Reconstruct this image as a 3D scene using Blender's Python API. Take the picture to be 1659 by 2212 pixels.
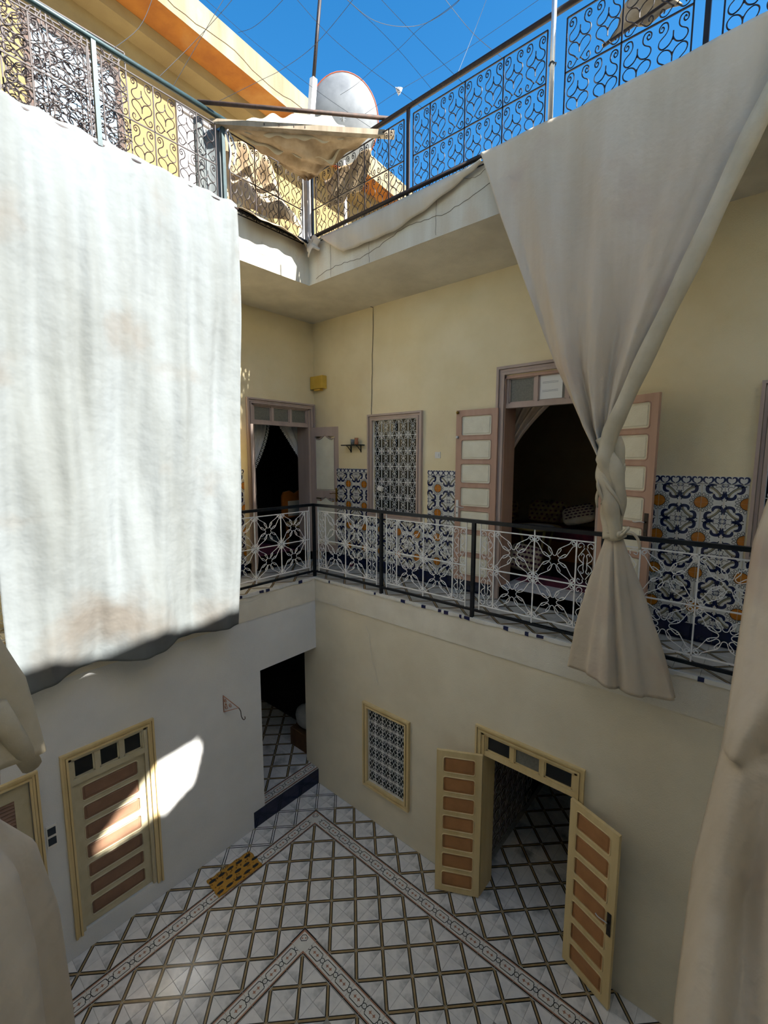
import bpy, math, random
from math import sin, cos, pi, radians, sqrt, atan2
from mathutils import Vector, Matrix
random.seed(7)
for o in list(bpy.data.objects): bpy.data.objects.remove(o)
SC = bpy.context.scene
COL = SC.collection
# ------------------------------------------------ camera
CZ = 5.44974
F, PITCH, YAW = 965.68, .12053, -.70734
FW = Vector((sin(YAW)*cos(PITCH), cos(YAW)*cos(PITCH), -sin(PITCH)))
RT = Vector((cos(YAW), -sin(YAW), 0)); UP = RT.cross(FW)
cam = bpy.data.cameras.new('camera'); co = bpy.data.objects.new('camera', cam); COL.objects.link(co)
co.matrix_world = Matrix(((RT.x, UP.x, -FW.x, 0), (RT.y, UP.y, -FW.y, 0), (RT.z, UP.z, -FW.z, CZ), (0, 0, 0, 1)))
cam.sensor_fit = 'HORIZONTAL'; cam.sensor_width = 36; cam.lens = 36*F/1659; cam.clip_start = .02; cam.clip_end = 300
SC.camera = co
def at(ax, v, px, py):
    "point of the photograph on the world plane axis=v"
    d = RT*((px-829.5)/F) - UP*((py-1106)/F) + FW
    if ax == 2: v = v-CZ
    p = d*(v/d[ax]); return Vector((p.x, p.y, p.z+CZ))
# ------------------------------------------------ sky, sun, exposure
SUND = Vector((1, .13, .88)).normalized()
w = bpy.data.worlds.new('sky'); SC.world = w; w.use_nodes = True
nt = w.node_tree; bg = nt.nodes['Background']
sky = nt.nodes.new('ShaderNodeTexSky'); sky.sky_type = 'NISHITA'; sky.sun_disc = False
sky.sun_elevation = math.asin(SUND.z); sky.sun_rotation = atan2(SUND.x, SUND.y)
sky.altitude = 500; sky.air_density = 1.0; sky.dust_density = .6; sky.ozone_density = 1.4
hs = nt.nodes.new('ShaderNodeHueSaturation'); hs.inputs['Saturation'].default_value = 1.4; hs.inputs['Hue'].default_value = .495
nt.links.new(sky.outputs[0], hs.inputs['Color']); nt.links.new(hs.outputs[0], bg.inputs[0]); bg.inputs[1].default_value = .069
sl = bpy.data.lights.new('sun', 'SUN'); sl.energy = 5.7; sl.angle = radians(.6); sl.color = (1, .965, .9)
so = bpy.data.objects.new('sun', sl); COL.objects.link(so); so.rotation_euler = (-SUND).to_track_quat('-Z', 'Y').to_euler(); so.location = (6, 0, 12)
SC.view_settings.view_transform = 'Standard'; SC.view_settings.look = 'None'
SC.view_settings.exposure = 2.1; SC.view_settings.gamma = 1; SC.view_settings.use_curve_mapping = False
# ------------------------------------------------ materials
def srgb(h):
    if isinstance(h, str): h = [int(h[i:i+2], 16)/255 for i in (0, 2, 4)]
    return tuple(((c+.055)/1.055)**2.4 if c > .04045 else c/12.92 for c in h)+(1,)
MATS = {}
def mat(name, c1, c2=None, sc=4, rough=.7, metal=0, bump=0, bsc=60, streak=False, c3=None, coat=0, rnd=0, spec=.5, trans=0, alpha=1, grain=None, det=4, lo=.35, hi=.65, thin=0, bdist=.01):
    m = bpy.data.materials.new(name); m.use_nodes = True; t = m.node_tree; N = t.nodes.new; L = t.links.new
    b = t.nodes['Principled BSDF']; b.inputs['Roughness'].default_value = rough; b.inputs['Metallic'].default_value = metal
    b.inputs['Coat Weight'].default_value = coat; b.inputs['Specular IOR Level'].default_value = spec
    b.inputs['Base Color'].default_value = srgb(c1); m.diffuse_color = srgb(c1)
    if trans: b.inputs['Transmission Weight'].default_value = trans
    if c2 or bump:
        tc = N('ShaderNodeTexCoord'); mp = N('ShaderNodeMapping'); L(tc.outputs['Object'], mp.inputs[0]); src = mp.outputs[0]
        if streak: mp.inputs['Scale'].default_value = (1, 1, .12)
        if rnd:
            oi = N('ShaderNodeObjectInfo'); ml = N('ShaderNodeMath'); ml.operation = 'MULTIPLY'; ml.inputs[1].default_value = 57
            L(oi.outputs['Random'], ml.inputs[0]); cb = N('ShaderNodeCombineXYZ'); L(ml.outputs[0], cb.inputs[0]); L(ml.outputs[0], cb.inputs[1]); L(cb.outputs[0], mp.inputs['Location'])
    if c2:
        n = N('ShaderNodeTexNoise'); n.inputs['Scale'].default_value = sc; n.inputs['Detail'].default_value = det; n.inputs['Roughness'].default_value = .6; L(src, n.inputs['Vector'])
        r = N('ShaderNodeValToRGB'); r.color_ramp.elements[0].position = lo; r.color_ramp.elements[1].position = hi
        r.color_ramp.elements[0].color = srgb(c1); r.color_ramp.elements[1].color = srgb(c2); L(n.outputs['Fac'], r.inputs[0]); out = r.outputs[0]
        if c3:
            n2 = N('ShaderNodeTexNoise'); n2.inputs['Scale'].default_value = sc*.45; n2.inputs['Detail'].default_value = 5; L(tc.outputs['Object'], n2.inputs['Vector'])
            r2 = N('ShaderNodeValToRGB'); r2.color_ramp.elements[0].position = .56; r2.color_ramp.elements[1].position = .72
            r2.color_ramp.elements[0].color = (0, 0, 0, 1); r2.color_ramp.elements[1].color = (1, 1, 1, 1); L(n2.outputs['Fac'], r2.inputs[0])
            mx = N('ShaderNodeMix'); mx.data_type = 'RGBA'; L(r2.outputs[0], mx.inputs[0]); L(out, mx.inputs[6]); mx.inputs[7].default_value = srgb(c3); out = mx.outputs[2]
        L(out, b.inputs['Base Color'])
    if bump:
        n3 = N('ShaderNodeTexNoise'); n3.inputs['Scale'].default_value = bsc; n3.inputs['Detail'].default_value = 3; L(tc.outputs['Object'], n3.inputs['Vector'])
        bp = N('ShaderNodeBump'); bp.inputs['Strength'].default_value = bump; bp.inputs['Distance'].default_value = bdist; L(n3.outputs['Fac'], bp.inputs['Height']); L(bp.outputs[0], b.inputs['Normal'])
    if thin:      # thin cloth lets part of the light through
        tl = N('ShaderNodeBsdfTranslucent'); mxs = N('ShaderNodeMixShader'); mxs.inputs[0].default_value = thin; tl.inputs[0].default_value = srgb(c1)
        L(b.outputs[0], mxs.inputs[1]); L(tl.outputs[0], mxs.inputs[2]); L(mxs.outputs[0], t.nodes['Material Output'].inputs[0])
    MATS[name] = m; return m
M = MATS
mat('plaster_grey', 'e2d8c0', 'd8cdb4', 1.2, .9, bump=.25, bsc=90)
mat('plaster_edge', 'e6dfce', 'd8d0be', 2, .9, bump=.5, bsc=120)
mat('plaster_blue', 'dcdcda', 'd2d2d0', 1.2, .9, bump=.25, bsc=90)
mat('plaster_yellow', 'efe0ba', 'e6d5aa', 1.3, .9, bump=.35, bsc=110, c3='e0cda6')
mat('soffit', 'e0d8c6', 'cac2b1', 1.5, .9, bump=.3, bsc=90)
mat('fascia', 'd0cab8', 'bfb39c', 3, .9, bump=.3, bsc=50, streak=True, c3='bca88c')
mat('plaster_white', 'f1efe8', 'eae7de', 1.2, .9)
mat('crack', '6d6152', rough=1)
mat('eave_front', '7f755e', '655943', 2.5, .9, bump=.3, bsc=40, streak=True, c3='b9a17c')
mat('eave_soffit', '8f5814', '7d470c', 2.2, .9, bump=.3, bsc=30, c3='986c36')
mat('terrace_wall', '7c6a45', '705d3b', 1.4, .9, bump=.3, bsc=60)
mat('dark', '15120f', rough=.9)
mat('room_wall', 'a8946c', '9a8660', 1, .95)
mat('grout', 'a5a39c', '8f8c84', 10, .9)
mat('tile_marble', 'e3e0dc', 'cbcac8', 7, .18, rnd=1, c3='8e9090', spec=.5, lo=.4, hi=.75)
mat('tile_plain', 'cfcfca', 'bdbdb6', 5, .2, rnd=1)
mat('tile_black', '1a1614', rough=.25)
mat('tile_tan', 'a08a63', '8d7650', 12, .3)
mat('tile_pink', '9c6e56', rough=.3)
mat('tile_white', 'dcdad2', 'cfcdc4', 6, .12, rnd=1)
mat('tile_blue', '1c214a', '171b40', 9, .15)
mat('tile_navy', '151a3a', '10142c', 6, .15)
mat('tile_orange', 'c27a22', 'a9641a', 14, .2)
mat('tile_olive', '8d8468', rough=.2)
mat('tile_red', '4a2022', rough=.3)
mat('iron_black', '14161a', '1e2226', 20, .35, .4)
mat('iron_white', 'f0efec', 'e2e1dc', 20, .5)
mat('iron_brown', '1c1617', '281c1a', 18, .6, .3)
mat('iron_green', '22383b', '1a2c2f', 18, .5, .3)
mat('iron_rust', '4a3428', '2e241f', 16, .7, .2)
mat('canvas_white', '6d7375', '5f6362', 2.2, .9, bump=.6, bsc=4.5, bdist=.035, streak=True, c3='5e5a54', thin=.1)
mat('canvas_tan', 'dccfbb', 'c9baa2', 2.6, .95, bump=.5, bsc=12, bdist=.02, streak=True, c3='c2ad9c', thin=.22)
mat('canvas_thin', 'f1ebdc', 'e8e0cc', 3, .95, thin=.62)
mat('canvas_old', 'b8a386', '957f60', 4, .95, bump=.35, bsc=40, c3='6f5a40')
mat('canvas_cream', 'd6ccb4', 'c2b69a', 3, .95, bump=.25, bsc=60, c3='b6a588', thin=.22)
mat('wood_mauve', 'b9a599', 'ac988b', 6, .55, streak=True)
mat('wood_pink', 'bd9a84', 'b08c76', 6, .55, streak=True)
mat('wood_cream', 'dcc592', 'cfb680', 6, .55, streak=True)
mat('wood_ivory', 'c3b99b', 'b8ad8d', 6, .55)
mat('panel_tan', 'b07c4c', 'a27044', 5, .6)
mat('panel_rose', '8b6a54', '7f604b', 5, .6)
mat('panel_ivory', 'e6e1cb', 'dcd6be', 5, .55, bump=.3, bsc=60)
mat('glass_dark', '121210', '1b1b17', 5, .25)
mat('glass_frost', '77766c', '66655c', 40, .3)
mat('brass', '9c7a3a', rough=.3, metal=.9)
mat('lock_dark', '322a22', rough=.4, metal=.6)
mat('silver', 'c9c9c9', rough=.35, metal=.7)
mat('plastic_white', 'e0ddd5', rough=.4)
mat('plastic_dark', '2b3138', rough=.4)
mat('box_yellow', 'd8b44c', 'cda640', 6, .6)
mat('mat_yellow', 'b98a35', 'ad7e2c', 8, .85)
mat('mat_brown', '7c5320', rough=.85)
mat('ink', '23211f', rough=.7)
mat('curtain_lace', 'cfcdc6', 'bdbab2', 6, .9)
mat('curtain_pale', 'c9b8a4', 'b5a18d', 5, .9)
mat('wood_orange', '9c5a1e', '824713', 6, .4)
mat('fabric_gold', 'b89c64', '94784a', 12, .9, c3='5a2e2a')
mat('fabric_red', '7a3040', '5a2436', 10, .9)
mat('fabric_dots', 'd8c8b0', 'c8b898', 10, .9)
mat('dot_plum', '5a2c3c', rough=.9)
mat('table_top', 'a08a52', '8f7842', 8, .5)
mat('door_blue', '55738c', '667f92', 6, .5)
mat('frame_grey', '8b8788', '7a7573', 6, .6)
mat('terracotta', 'a06a4c', rough=.7)
mat('glass_clear', 'dfe6e8', rough=.08, trans=.8)
mat('dish', '74787c', '63676c', 4, .5, .2)
mat('rust', '9a4a2c', '7a3a26', 10, .8)
mat('wood_grey', '8f8371', '6f6350', 8, .85, streak=True)
mat('tube_white', 'dcdcdc', rough=.4)
mat('wire', '3a3d42', rough=.6, metal=.3)
mat('rope', 'a2a6b0', rough=.9)
mat('rope_blue', '3d77b0', rough=.8)
mat('paper', 'e6e6e2', rough=.9)
mat('paper_ink', '8a8d93', rough=.9)
mat('bag_white', 'b9b9b4', 'a5a5a0', 5, .8)
mat('cardboard', '6b4a2c', '5a3c22', 5, .9)
# ------------------------------------------------ mesh builder
class MB:
    def __init__(s): s.v = []; s.f = []; s.m = []; s.mats = []; s.sm = []
    def mi(s, name):
        if name not in s.mats: s.mats.append(name)
        return s.mats.index(name)
    def add(s, vs, fs, m, smooth=False):
        o = len(s.v); s.v += [tuple(p) for p in vs]; k = s.mi(m)
        for f in fs: s.f.append([o+i for i in f]); s.m.append(k); s.sm.append(smooth)
    def box(s, x0, x1, y0, y1, z0, z1, m, ch=0):
        x0, x1 = sorted((x0, x1)); y0, y1 = sorted((y0, y1)); z0, z1 = sorted((z0, z1))
        if ch:
            vs = [(x0, y0, z0), (x1, y0, z0), (x1, y1, z0), (x0, y1, z0), (x0, y0, z1-ch), (x1, y0, z1-ch), (x1, y1, z1-ch), (x0, y1, z1-ch),
                  (x0+ch, y0+ch, z1), (x1-ch, y0+ch, z1), (x1-ch, y1-ch, z1), (x0+ch, y1-ch, z1)]
            fs = [(3, 2, 1, 0)]+[(i, (i+1) % 4, (i+1) % 4+4, i+4) for i in range(4)]+[(i+4, (i+1) % 4+4, (i+1) % 4+8, i+8) for i in range(4)]+[(8, 9, 10, 11)]
            s.add(vs, fs, m); return s
        vs = [(x, y, z) for z in (z0, z1) for y in (y0, y1) for x in (x0, x1)]
        s.add(vs, [(0, 2, 3, 1), (4, 5, 7, 6), (0, 1, 5, 4), (2, 6, 7, 3), (0, 4, 6, 2), (1, 3, 7, 5)], m); return s
    def obox(s, A, B, w, h, m, up=(0, 0, 1)):
        "square bar from A to B"
        A = Vector(A); B = Vector(B); d = (B-A).normalized(); u = Vector(up)
        if abs(d.dot(u)) > .95: u = Vector((1, 0, 0))
        r = d.cross(u).normalized(); u = r.cross(d)
        vs = [P+r*a*w/2+u*b*h/2 for P in (A, B) for a, b in ((-1, -1), (1, -1), (1, 1), (-1, 1))]
        s.add(vs, [(3, 2, 1, 0), (4, 5, 6, 7)]+[(i, (i+1) % 4, (i+1) % 4+4, i+4) for i in range(4)], m); return s
    def tube(s, pts, r, m, n=5, closed=False, caps=True):
        pts = [Vector(p) for p in pts]; k = len(pts); R = r if isinstance(r, (list, tuple)) else [r]*k
        T = []
        for i in range(k):
            a = pts[(i-1) % k] if closed or i > 0 else pts[i]; b = pts[(i+1) % k] if closed or i < k-1 else pts[i]
            d = b-a; T.append(d.normalized() if d.length > 1e-9 else Vector((0, 0, 1)))
        u = T[0].orthogonal().normalized(); vs = []
        for i in range(k):
            u = (u-T[i]*u.dot(T[i])); u = u.normalized() if u.length > 1e-6 else T[i].orthogonal().normalized(); v = T[i].cross(u)
            for j in range(n): a = 2*pi*j/n+pi/n; vs.append(pts[i]+(u*cos(a)+v*sin(a))*R[i])
        fs = []
        for i in range(k if closed else k-1):
            i2 = (i+1) % k
            for j in range(n): fs.append((i*n+j, i*n+(j+1) % n, i2*n+(j+1) % n, i2*n+j))
        if not closed and caps: fs += [tuple(range(n))[::-1], tuple((k-1)*n+j for j in range(n))]
        s.add(vs, fs, m, n > 4); return s
    def ball(s, c, r, m, n=6, sz=1):
        vs = []; fs = []; k = max(3, n//2+1)
        for i in range(k+1):
            a = pi*i/k
            for j in range(n): b = 2*pi*j/n; vs.append((c[0]+r*sin(a)*cos(b), c[1]+r*sin(a)*sin(b), c[2]+r*sz*cos(a)))
        for i in range(k):
            for j in range(n): fs.append((i*n+j, (i+1)*n+j, (i+1)*n+(j+1) % n, i*n+(j+1) % n))
        s.add(vs, fs, m, True); return s
    def grid(s, P, nu, nv, m, closed=False):
        vs = [P(i/nu, j/nv) for j in range(nv+1) for i in range(nu+(0 if closed else 1))]; w = nu if closed else nu+1
        fs = [(j*w+i, j*w+(i+1) % w, (j+1)*w+(i+1) % w, (j+1)*w+i) for j in range(nv) for i in range(nu)]
        s.add(vs, fs, m, True); return s
    def poly(s, pts, m, T=lambda p: p):
        s.add([T(p) for p in pts], [tuple(range(len(pts)))], m); return s
    def stroke(s, pts, wd, m, z, closed=False):
        "flat painted line in xy at height z"
        k = len(pts); vs = []
        for i in range(k):
            a = pts[(i-1) % k] if closed or i > 0 else pts[i]; b = pts[(i+1) % k] if closed or i < k-1 else pts[i]
            dx, dy = b[0]-a[0], b[1]-a[1]; l = sqrt(dx*dx+dy*dy) or 1; ww = wd[i] if isinstance(wd, (list, tuple)) else wd
            nx, ny = -dy/l*ww/2, dx/l*ww/2; vs += [(pts[i][0]+nx, pts[i][1]+ny, z), (pts[i][0]-nx, pts[i][1]-ny, z)]
        fs = [(2*i, 2*i+1, (2*((i+1) % k))+1, 2*((i+1) % k)) for i in range(k if closed else k-1)]
        s.add(vs, fs, m); return s
    def fill(s, pts, m, z): s.add([(x, y, z) for x, y in pts], [tuple(range(len(pts)))], m); return s
    def xf(s, Mx):
        s.v = [tuple(Mx @ Vector(p)) for p in s.v]; return s
    def mesh(s, name):
        me = bpy.data.meshes.new(name); me.from_pydata(s.v, [], s.f)
        for n in s.mats: me.materials.append(MATS[n])
        me.polygons.foreach_set('material_index', s.m); me.polygons.foreach_set('use_smooth', s.sm); me.update(); return me
    def build(s, name, parent=None, loc=None, rot=None, **kw):
        return put(name, s.mesh(name), parent, loc, rot, **kw)
def put(name, me, parent=None, loc=None, rot=None, label=None, cat=None, group=None, kind=None):
    o = bpy.data.objects.new(name, me); COL.objects.link(o)
    if parent is not None: o.parent = parent
    if loc is not None: o.location = loc
    if rot is not None: o.rotation_euler = rot
    return tag(o, label, cat, group, kind)
def tag(o, label=None, cat=None, group=None, kind=None):
    if label: o['label'] = label
    if cat: o['category'] = cat
    if group: o['group'] = group
    if kind: o['kind'] = kind
    return o
def thing(name, label, cat, loc=(0, 0, 0), rz=0, group=None, kind=None):
    return put(name, None, None, loc, (0, 0, rz), label, cat, group, kind)
def cloth(o, th=.004):
    m = o.modifiers.new('thickness', 'SOLIDIFY'); m.thickness = th; m.offset = 0; return o
def spline(pts, n=6, closed=False):
    "Catmull-Rom through points"
    P = [Vector(p) for p in pts]; k = len(P); out = []
    for i in range(k if closed else k-1):
        a, b, c, d = (P[(i-1) % k] if closed or i > 0 else P[0], P[i], P[(i+1) % k], P[(i+2) % k] if closed or i < k-2 else P[k-1])
        for j in range(n):
            t = j/n; out.append(.5*((2*b)+(c-a)*t+(2*a-5*b+4*c-d)*t*t+(3*b-3*c+d-a)*t**3))
    if not closed: out.append(P[-1])
    return out
def spiral(cx, cy, r, a0, turns, n=14, r1=.25):
    return [(cx+(r*(1-(1-r1)*i/n))*cos(a0+turns*2*pi*i/n), cy+(r*(1-(1-r1)*i/n))*sin(a0+turns*2*pi*i/n)) for i in range(n+1)]
def lerp(a, b, t): return a+(b-a)*t
def interp(tab, x):
    if x <= tab[0][0]: return tab[0][1]
    for (a, b), (c, d) in zip(tab, tab[1:]):
        if x <= c: return b+(d-b)*(x-a)/(c-a)
    return tab[-1][1]
def fit(t, x):
    "vector table"
    if x <= t[0][0]: return Vector(t[0][1])
    for (a, b), (c, d) in zip(t, t[1:]):
        if x <= c: k = (x-a)/(c-a); return Vector(b).lerp(Vector(d), k)
    return Vector(t[-1][1])
# planes of the house (metres)
G = 3.559                       # gallery floor
YR, XL = 4.570, -5.362          # court faces of the ground walls / gallery slab
YW, XW = 5.462, -6.333          # gallery walls
YF, XF = 4.392, -5.153          # fascia of the roof slab
ZC = 7.81                       # gallery ceiling
ZT = 8.44                       # roof terrace level
SLB = 3.19
class Pl:
    "wall plane: u along the wall, d out into the court, z up"
    def __init__(s, side, v): s.side = side; s.v = v
    def p(s, u, d, z): return (u, s.v-d, z) if s.side == 'R' else (s.v+d, u, z)
    def box(s, mb, u0, u1, d0, d1, z0, z1, m):
        a = s.p(u0, d0, z0); b = s.p(u1, d1, z1); mb.box(a[0], b[0], a[1], b[1], a[2], b[2], m)
    def wall(s, mb, u0, u1, z0, z1, th, holes, m):
        us = sorted({u0, u1}|{h[0] for h in holes}|{h[1] for h in holes}); zs = sorted({z0, z1}|{h[2] for h in holes}|{h[3] for h in holes})
        us = [u for u in us if u0 <= u <= u1]; zs = [z for z in zs if z0 <= z <= z1]
        for a, b in zip(us, us[1:]):
            run = None
            for c, d in zip(zs, zs[1:]):
                um, zm = (a+b)/2, (c+d)/2; hole = any(h[0] < um < h[1] and h[2] < zm < h[3] for h in holes)
                if not hole: run = (run[0], d) if run else (c, d)
                if hole and run: s.box(mb, a, b, 0, -th, run[0], run[1], m); run = None
            if run: s.box(mb, a, b, 0, -th, run[0], run[1], m)
RG, LG, RU, LU, RF, LF = Pl('R', YR), Pl('L', XL), Pl('R', YW), Pl('L', XW), Pl('R', YF), Pl('L', XF)
# ================================================= THE SETTING
def struct(name, mb, label, **k): return mb.build(name, kind='structure', label=label, cat='building', **k)
# ground walls
b = MB(); RG.wall(b, -5.66, 3.5, 0, SLB, .3, [(-4.22, -3.51, .62, 1.80), (-2.36, -1.25, 0, 2.2)], 'plaster_grey')
wall_r = struct('wall_right', b, 'pale grey plaster ground floor wall with a grilled window and open double door')
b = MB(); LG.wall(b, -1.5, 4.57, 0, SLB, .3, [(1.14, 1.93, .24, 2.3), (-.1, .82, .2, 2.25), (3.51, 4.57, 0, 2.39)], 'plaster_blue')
wall_l = struct('wall_left', b, 'pale bluish ground floor wall with a closed panelled door and dark passage')
# gallery slab + fascia
b = MB()
b.box(-10, 4, YR-.012, 9, SLB, G, 'plaster_edge'); b.box(-10, XL+.012, -3, YR-.012, SLB, G, 'plaster_edge')
b.box(3.3, 4, -3, YR-.012, SLB, G, 'plaster_edge'); b.box(XL+.012, 3.3, -3, -.3, SLB, G, 'plaster_edge')
struct('gallery_slab', b, 'grey rough plastered edge of the first floor gallery')
# roof slab with mitred soffit
zi, zo = 7.875, 7.80
b = MB()
V = [(XF, YF, zi), (4, YF, zi), (4, YW, zo), (XW, YW, zo), (XW, -3, zo), (XF, -3, zi)]
b.add(V, [(0, 3, 2, 1), (0, 5, 4, 3)], 'soffit')
b.add([(XF, YF, zi), (4, YF, zi), (4, YF, ZT), (XF, YF, ZT)], [(0, 1, 2, 3)], 'fascia')
b.add([(XF, YF, zi), (XF, -3, zi), (XF, -3, ZT), (XF, YF, ZT)], [(3, 2, 1, 0)], 'fascia')
b.add([(XF, YF, ZT), (4, YF, ZT), (4, 9, ZT), (-10, 9, ZT), (-10, -3, ZT), (XF, -3, ZT)], [(0, 1, 2, 3, 4, 5)], 'plaster_grey')
b.add([(4, YW, zo), (4, 9, zo), (-10, 9, zo), (-10, -3, zo), (XW, -3, zo), (XW, YW, zo)], [(0, 1, 2, 3, 4, 5)], 'soffit')
b.add([(4, YF, zi), (4, YW, zo), (4, 9, zo), (4, 9, ZT), (4, YF, ZT)], [(0, 1, 2, 3, 4)], 'fascia')
b.add([(-10, 9, zo), (4, 9, zo), (4, 9, ZT), (-10, 9, ZT)], [(0, 1, 2, 3)], 'fascia')
b.add([(-10, -3, zo), (-10, 9, zo), (-10, 9, ZT), (-10, -3, ZT)], [(0, 1, 2, 3)], 'fascia')
struct('roof_slab', b, 'cracked cream fascia and grey soffit of the roof slab over the gallery')
# cracks in the fascia: thin dark grooves as fine relief strips
random.seed(3)
b = MB(); pts = []
for i in range(60):
    u = lerp(-5.0, -1.7, i/59); pts.append((u, YF-.002, 7.93+.30*(i/59)+.035*sin(u*5)+random.uniform(-.012, .012)))
b.tube(pts, .003, 'crack', 3)
for u, a, c in ((-4.7, 7.88, 8.35), (-4.0, 7.88, 8.40), (-3.0, 7.9, 8.3)):
    b.tube([(u+random.uniform(-.004, .004), YF-.001, lerp(a, c, i/12)) for i in range(13)], .002, 'crack', 3)
b.tube([(u, YF-.002, 8.33+.02*sin(u*23)+random.uniform(-.01, .01)) for u in [lerp(-2.9, -2.15, i/24) for i in range(25)]], .002, 'crack', 3)
b.tube([(XF+.001, lerp(2.6, 3.9, i/30), 8.08-.04*i/30+random.uniform(-.008, .008)) for i in range(31)], .002, 'crack', 3)
b.tube([(XF+.001, 3.1, 7.9+.3*i/8) for i in range(9)], .0015, 'crack', 3); b.tube([(XF+.001, 3.62, 7.9+.3*i/8) for i in range(9)], .0015, 'crack', 3)
tag(b.build('plaster_crack'), 'branching hairline cracks running across the cream roof fascia', 'crack')
# gallery walls
b = MB(); RU.wall(b, -6.333, 4, G, 7.84, .3, [(-4.88, -4.0, 4.60, 6.05), (-2.65, -1.43, G+.17, 6.46), (-.03, 1.0, 4.60, 6.05)], 'plaster_yellow')
struct('wall_right_upper', b, 'cream yellow gallery wall with tiled dado, open door and grilled windows')
b = MB(); LU.wall(b, -3, 5.5, G, 7.84, .3, [(4.15, 5.34, G+.17, 6.32)], 'plaster_yellow')
struct('wall_left_upper', b, 'cream yellow gallery wall with a narrow door in the corner')
# the sides behind the camera
b = MB(); b.box(3.3, 3.5, -3, YR, 0, SLB, 'plaster_white'); b.box(3.9, 4.1, -3, 9, G, 7.84, 'plaster_white'); b.box(3.3, 4.1, -3, YF, zi, ZT, 'plaster_white')
struct('wall_side', b, 'white walls and roof edge at the far right end of the courtyard')
b = MB(); b.box(-5.7, 3.3, -.55, -.3, 0, SLB, 'plaster_white'); b.box(-6.6, 3.9, -1.65, -1.4, G, 7.84, 'plaster_white'); b.box(XF, 3.3, -3, -.3, zi, ZT, 'plaster_white')
struct('wall_back', b, 'white wall and roof edge on the viewer side of the courtyard')
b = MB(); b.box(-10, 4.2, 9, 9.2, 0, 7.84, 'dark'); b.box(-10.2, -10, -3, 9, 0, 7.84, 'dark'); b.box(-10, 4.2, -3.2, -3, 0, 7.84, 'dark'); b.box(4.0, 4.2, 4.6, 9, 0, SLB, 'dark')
struct('wall_outer', b, 'outer walls of the house behind the rooms')
# rooms behind the openings, most walls near black to paint in their darkness
def room(name, x0, x1, y0, y1, z0, z1, m, label, skip=''):
    b = MB(); t = .08
    if 'x0' not in skip: b.box(x0-t, x0, y0, y1, z0, z1, m)
    if 'x1' not in skip: b.box(x1, x1+t, y0, y1, z0, z1, m)
    if 'y0' not in skip: b.box(x0-t, x1+t, y0-t, y0, z0, z1, m)
    if 'y1' not in skip: b.box(x0-t, x1+t, y1, y1+t, z0, z1, m)
    return struct(name, b, label)
room('wall_room', -4.7, .5, YW+.3, 8.4, G, 7.80, 'room_wall', 'dim ochre walls of the room behind the open gallery door', 'y0')
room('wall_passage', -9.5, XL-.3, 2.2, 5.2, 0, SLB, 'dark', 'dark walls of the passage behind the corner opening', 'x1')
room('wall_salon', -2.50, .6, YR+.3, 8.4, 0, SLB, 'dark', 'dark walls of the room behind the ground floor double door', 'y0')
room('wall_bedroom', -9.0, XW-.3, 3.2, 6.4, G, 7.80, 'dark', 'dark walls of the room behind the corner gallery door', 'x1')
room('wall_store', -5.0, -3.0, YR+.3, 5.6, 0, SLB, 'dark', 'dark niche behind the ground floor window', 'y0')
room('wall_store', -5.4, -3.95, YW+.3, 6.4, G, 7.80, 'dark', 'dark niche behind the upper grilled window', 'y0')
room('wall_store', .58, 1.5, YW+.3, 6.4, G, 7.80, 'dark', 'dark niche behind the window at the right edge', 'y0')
b = MB(); b.box(-4, .6, YW-.0, 8.5, G, G+.17, 'tile_navy'); b.box(-9, XW+.0, 3.2, 5.44, G, G+.17, 'tile_navy')
struct('doorstep', b, 'navy tiled raised thresholds under the gallery doors')
# base under tiles
b = MB(); b.box(-10, 4, -3, 9, -.2, -.004, 'grout')
floor = struct('floor', b, 'courtyard floor of marbled tiles crossed by diagonal dark and tan strips')
b = MB(); b.box(XW, 4, YR, YW, G, G+.004, 'grout'); b.box(XW, XL, -1.4, YR, G, G+.004, 'grout')
gfloor = struct('floor', b, 'gallery floor of pale tiles with diagonal dark strips behind the white railing')
# ------------------------------------------------- tile meshes
def tilebase(hx, hy, m, th=.010, g=.0012):
    b = MB(); b.box(-hx+g, hx-g, -hy+g, hy-g, -th, 0, m, ch=.0012); return b
def star(b, cx, cy, r, m, z):
    b.fill([(cx+(r if i % 2 == 0 else r*.45)*cos(i*pi/4), cy+(r if i % 2 == 0 else r*.45)*sin(i*pi/4)) for i in range(8)], m, z)
def clipdiag(b, h, w, m, z):
    "band of width w along the diagonal (-h,h)-(h,-h)"
    k = w/sqrt(2); b.fill([(-h, h), (-h, h-k), (h-k, -h), (h, -h), (h, -h+k), (-h+k, h)], m, z)
def floor_tile(h, pale=False, base='tile_marble', w=.040):
    b = tilebase(h, h, base); q = h-.0016
    clipdiag(b, q, w, 'tile_black', .0003); clipdiag(b, q, w*.50, 'tile_marble' if pale else 'tile_tan', .0006)
    if pale:
        for sx, sy in ((-q, q), (q, -q)):
            b.fill([(sx, sy), (sx-math.copysign(.026, sx), sy), (sx-math.copysign(.014, sx), sy-math.copysign(.014, sy)), (sx, sy-math.copysign(.026, sy))][::(1 if sx < 0 else 1)], 'tile_olive', .0009)
    return b
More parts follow.
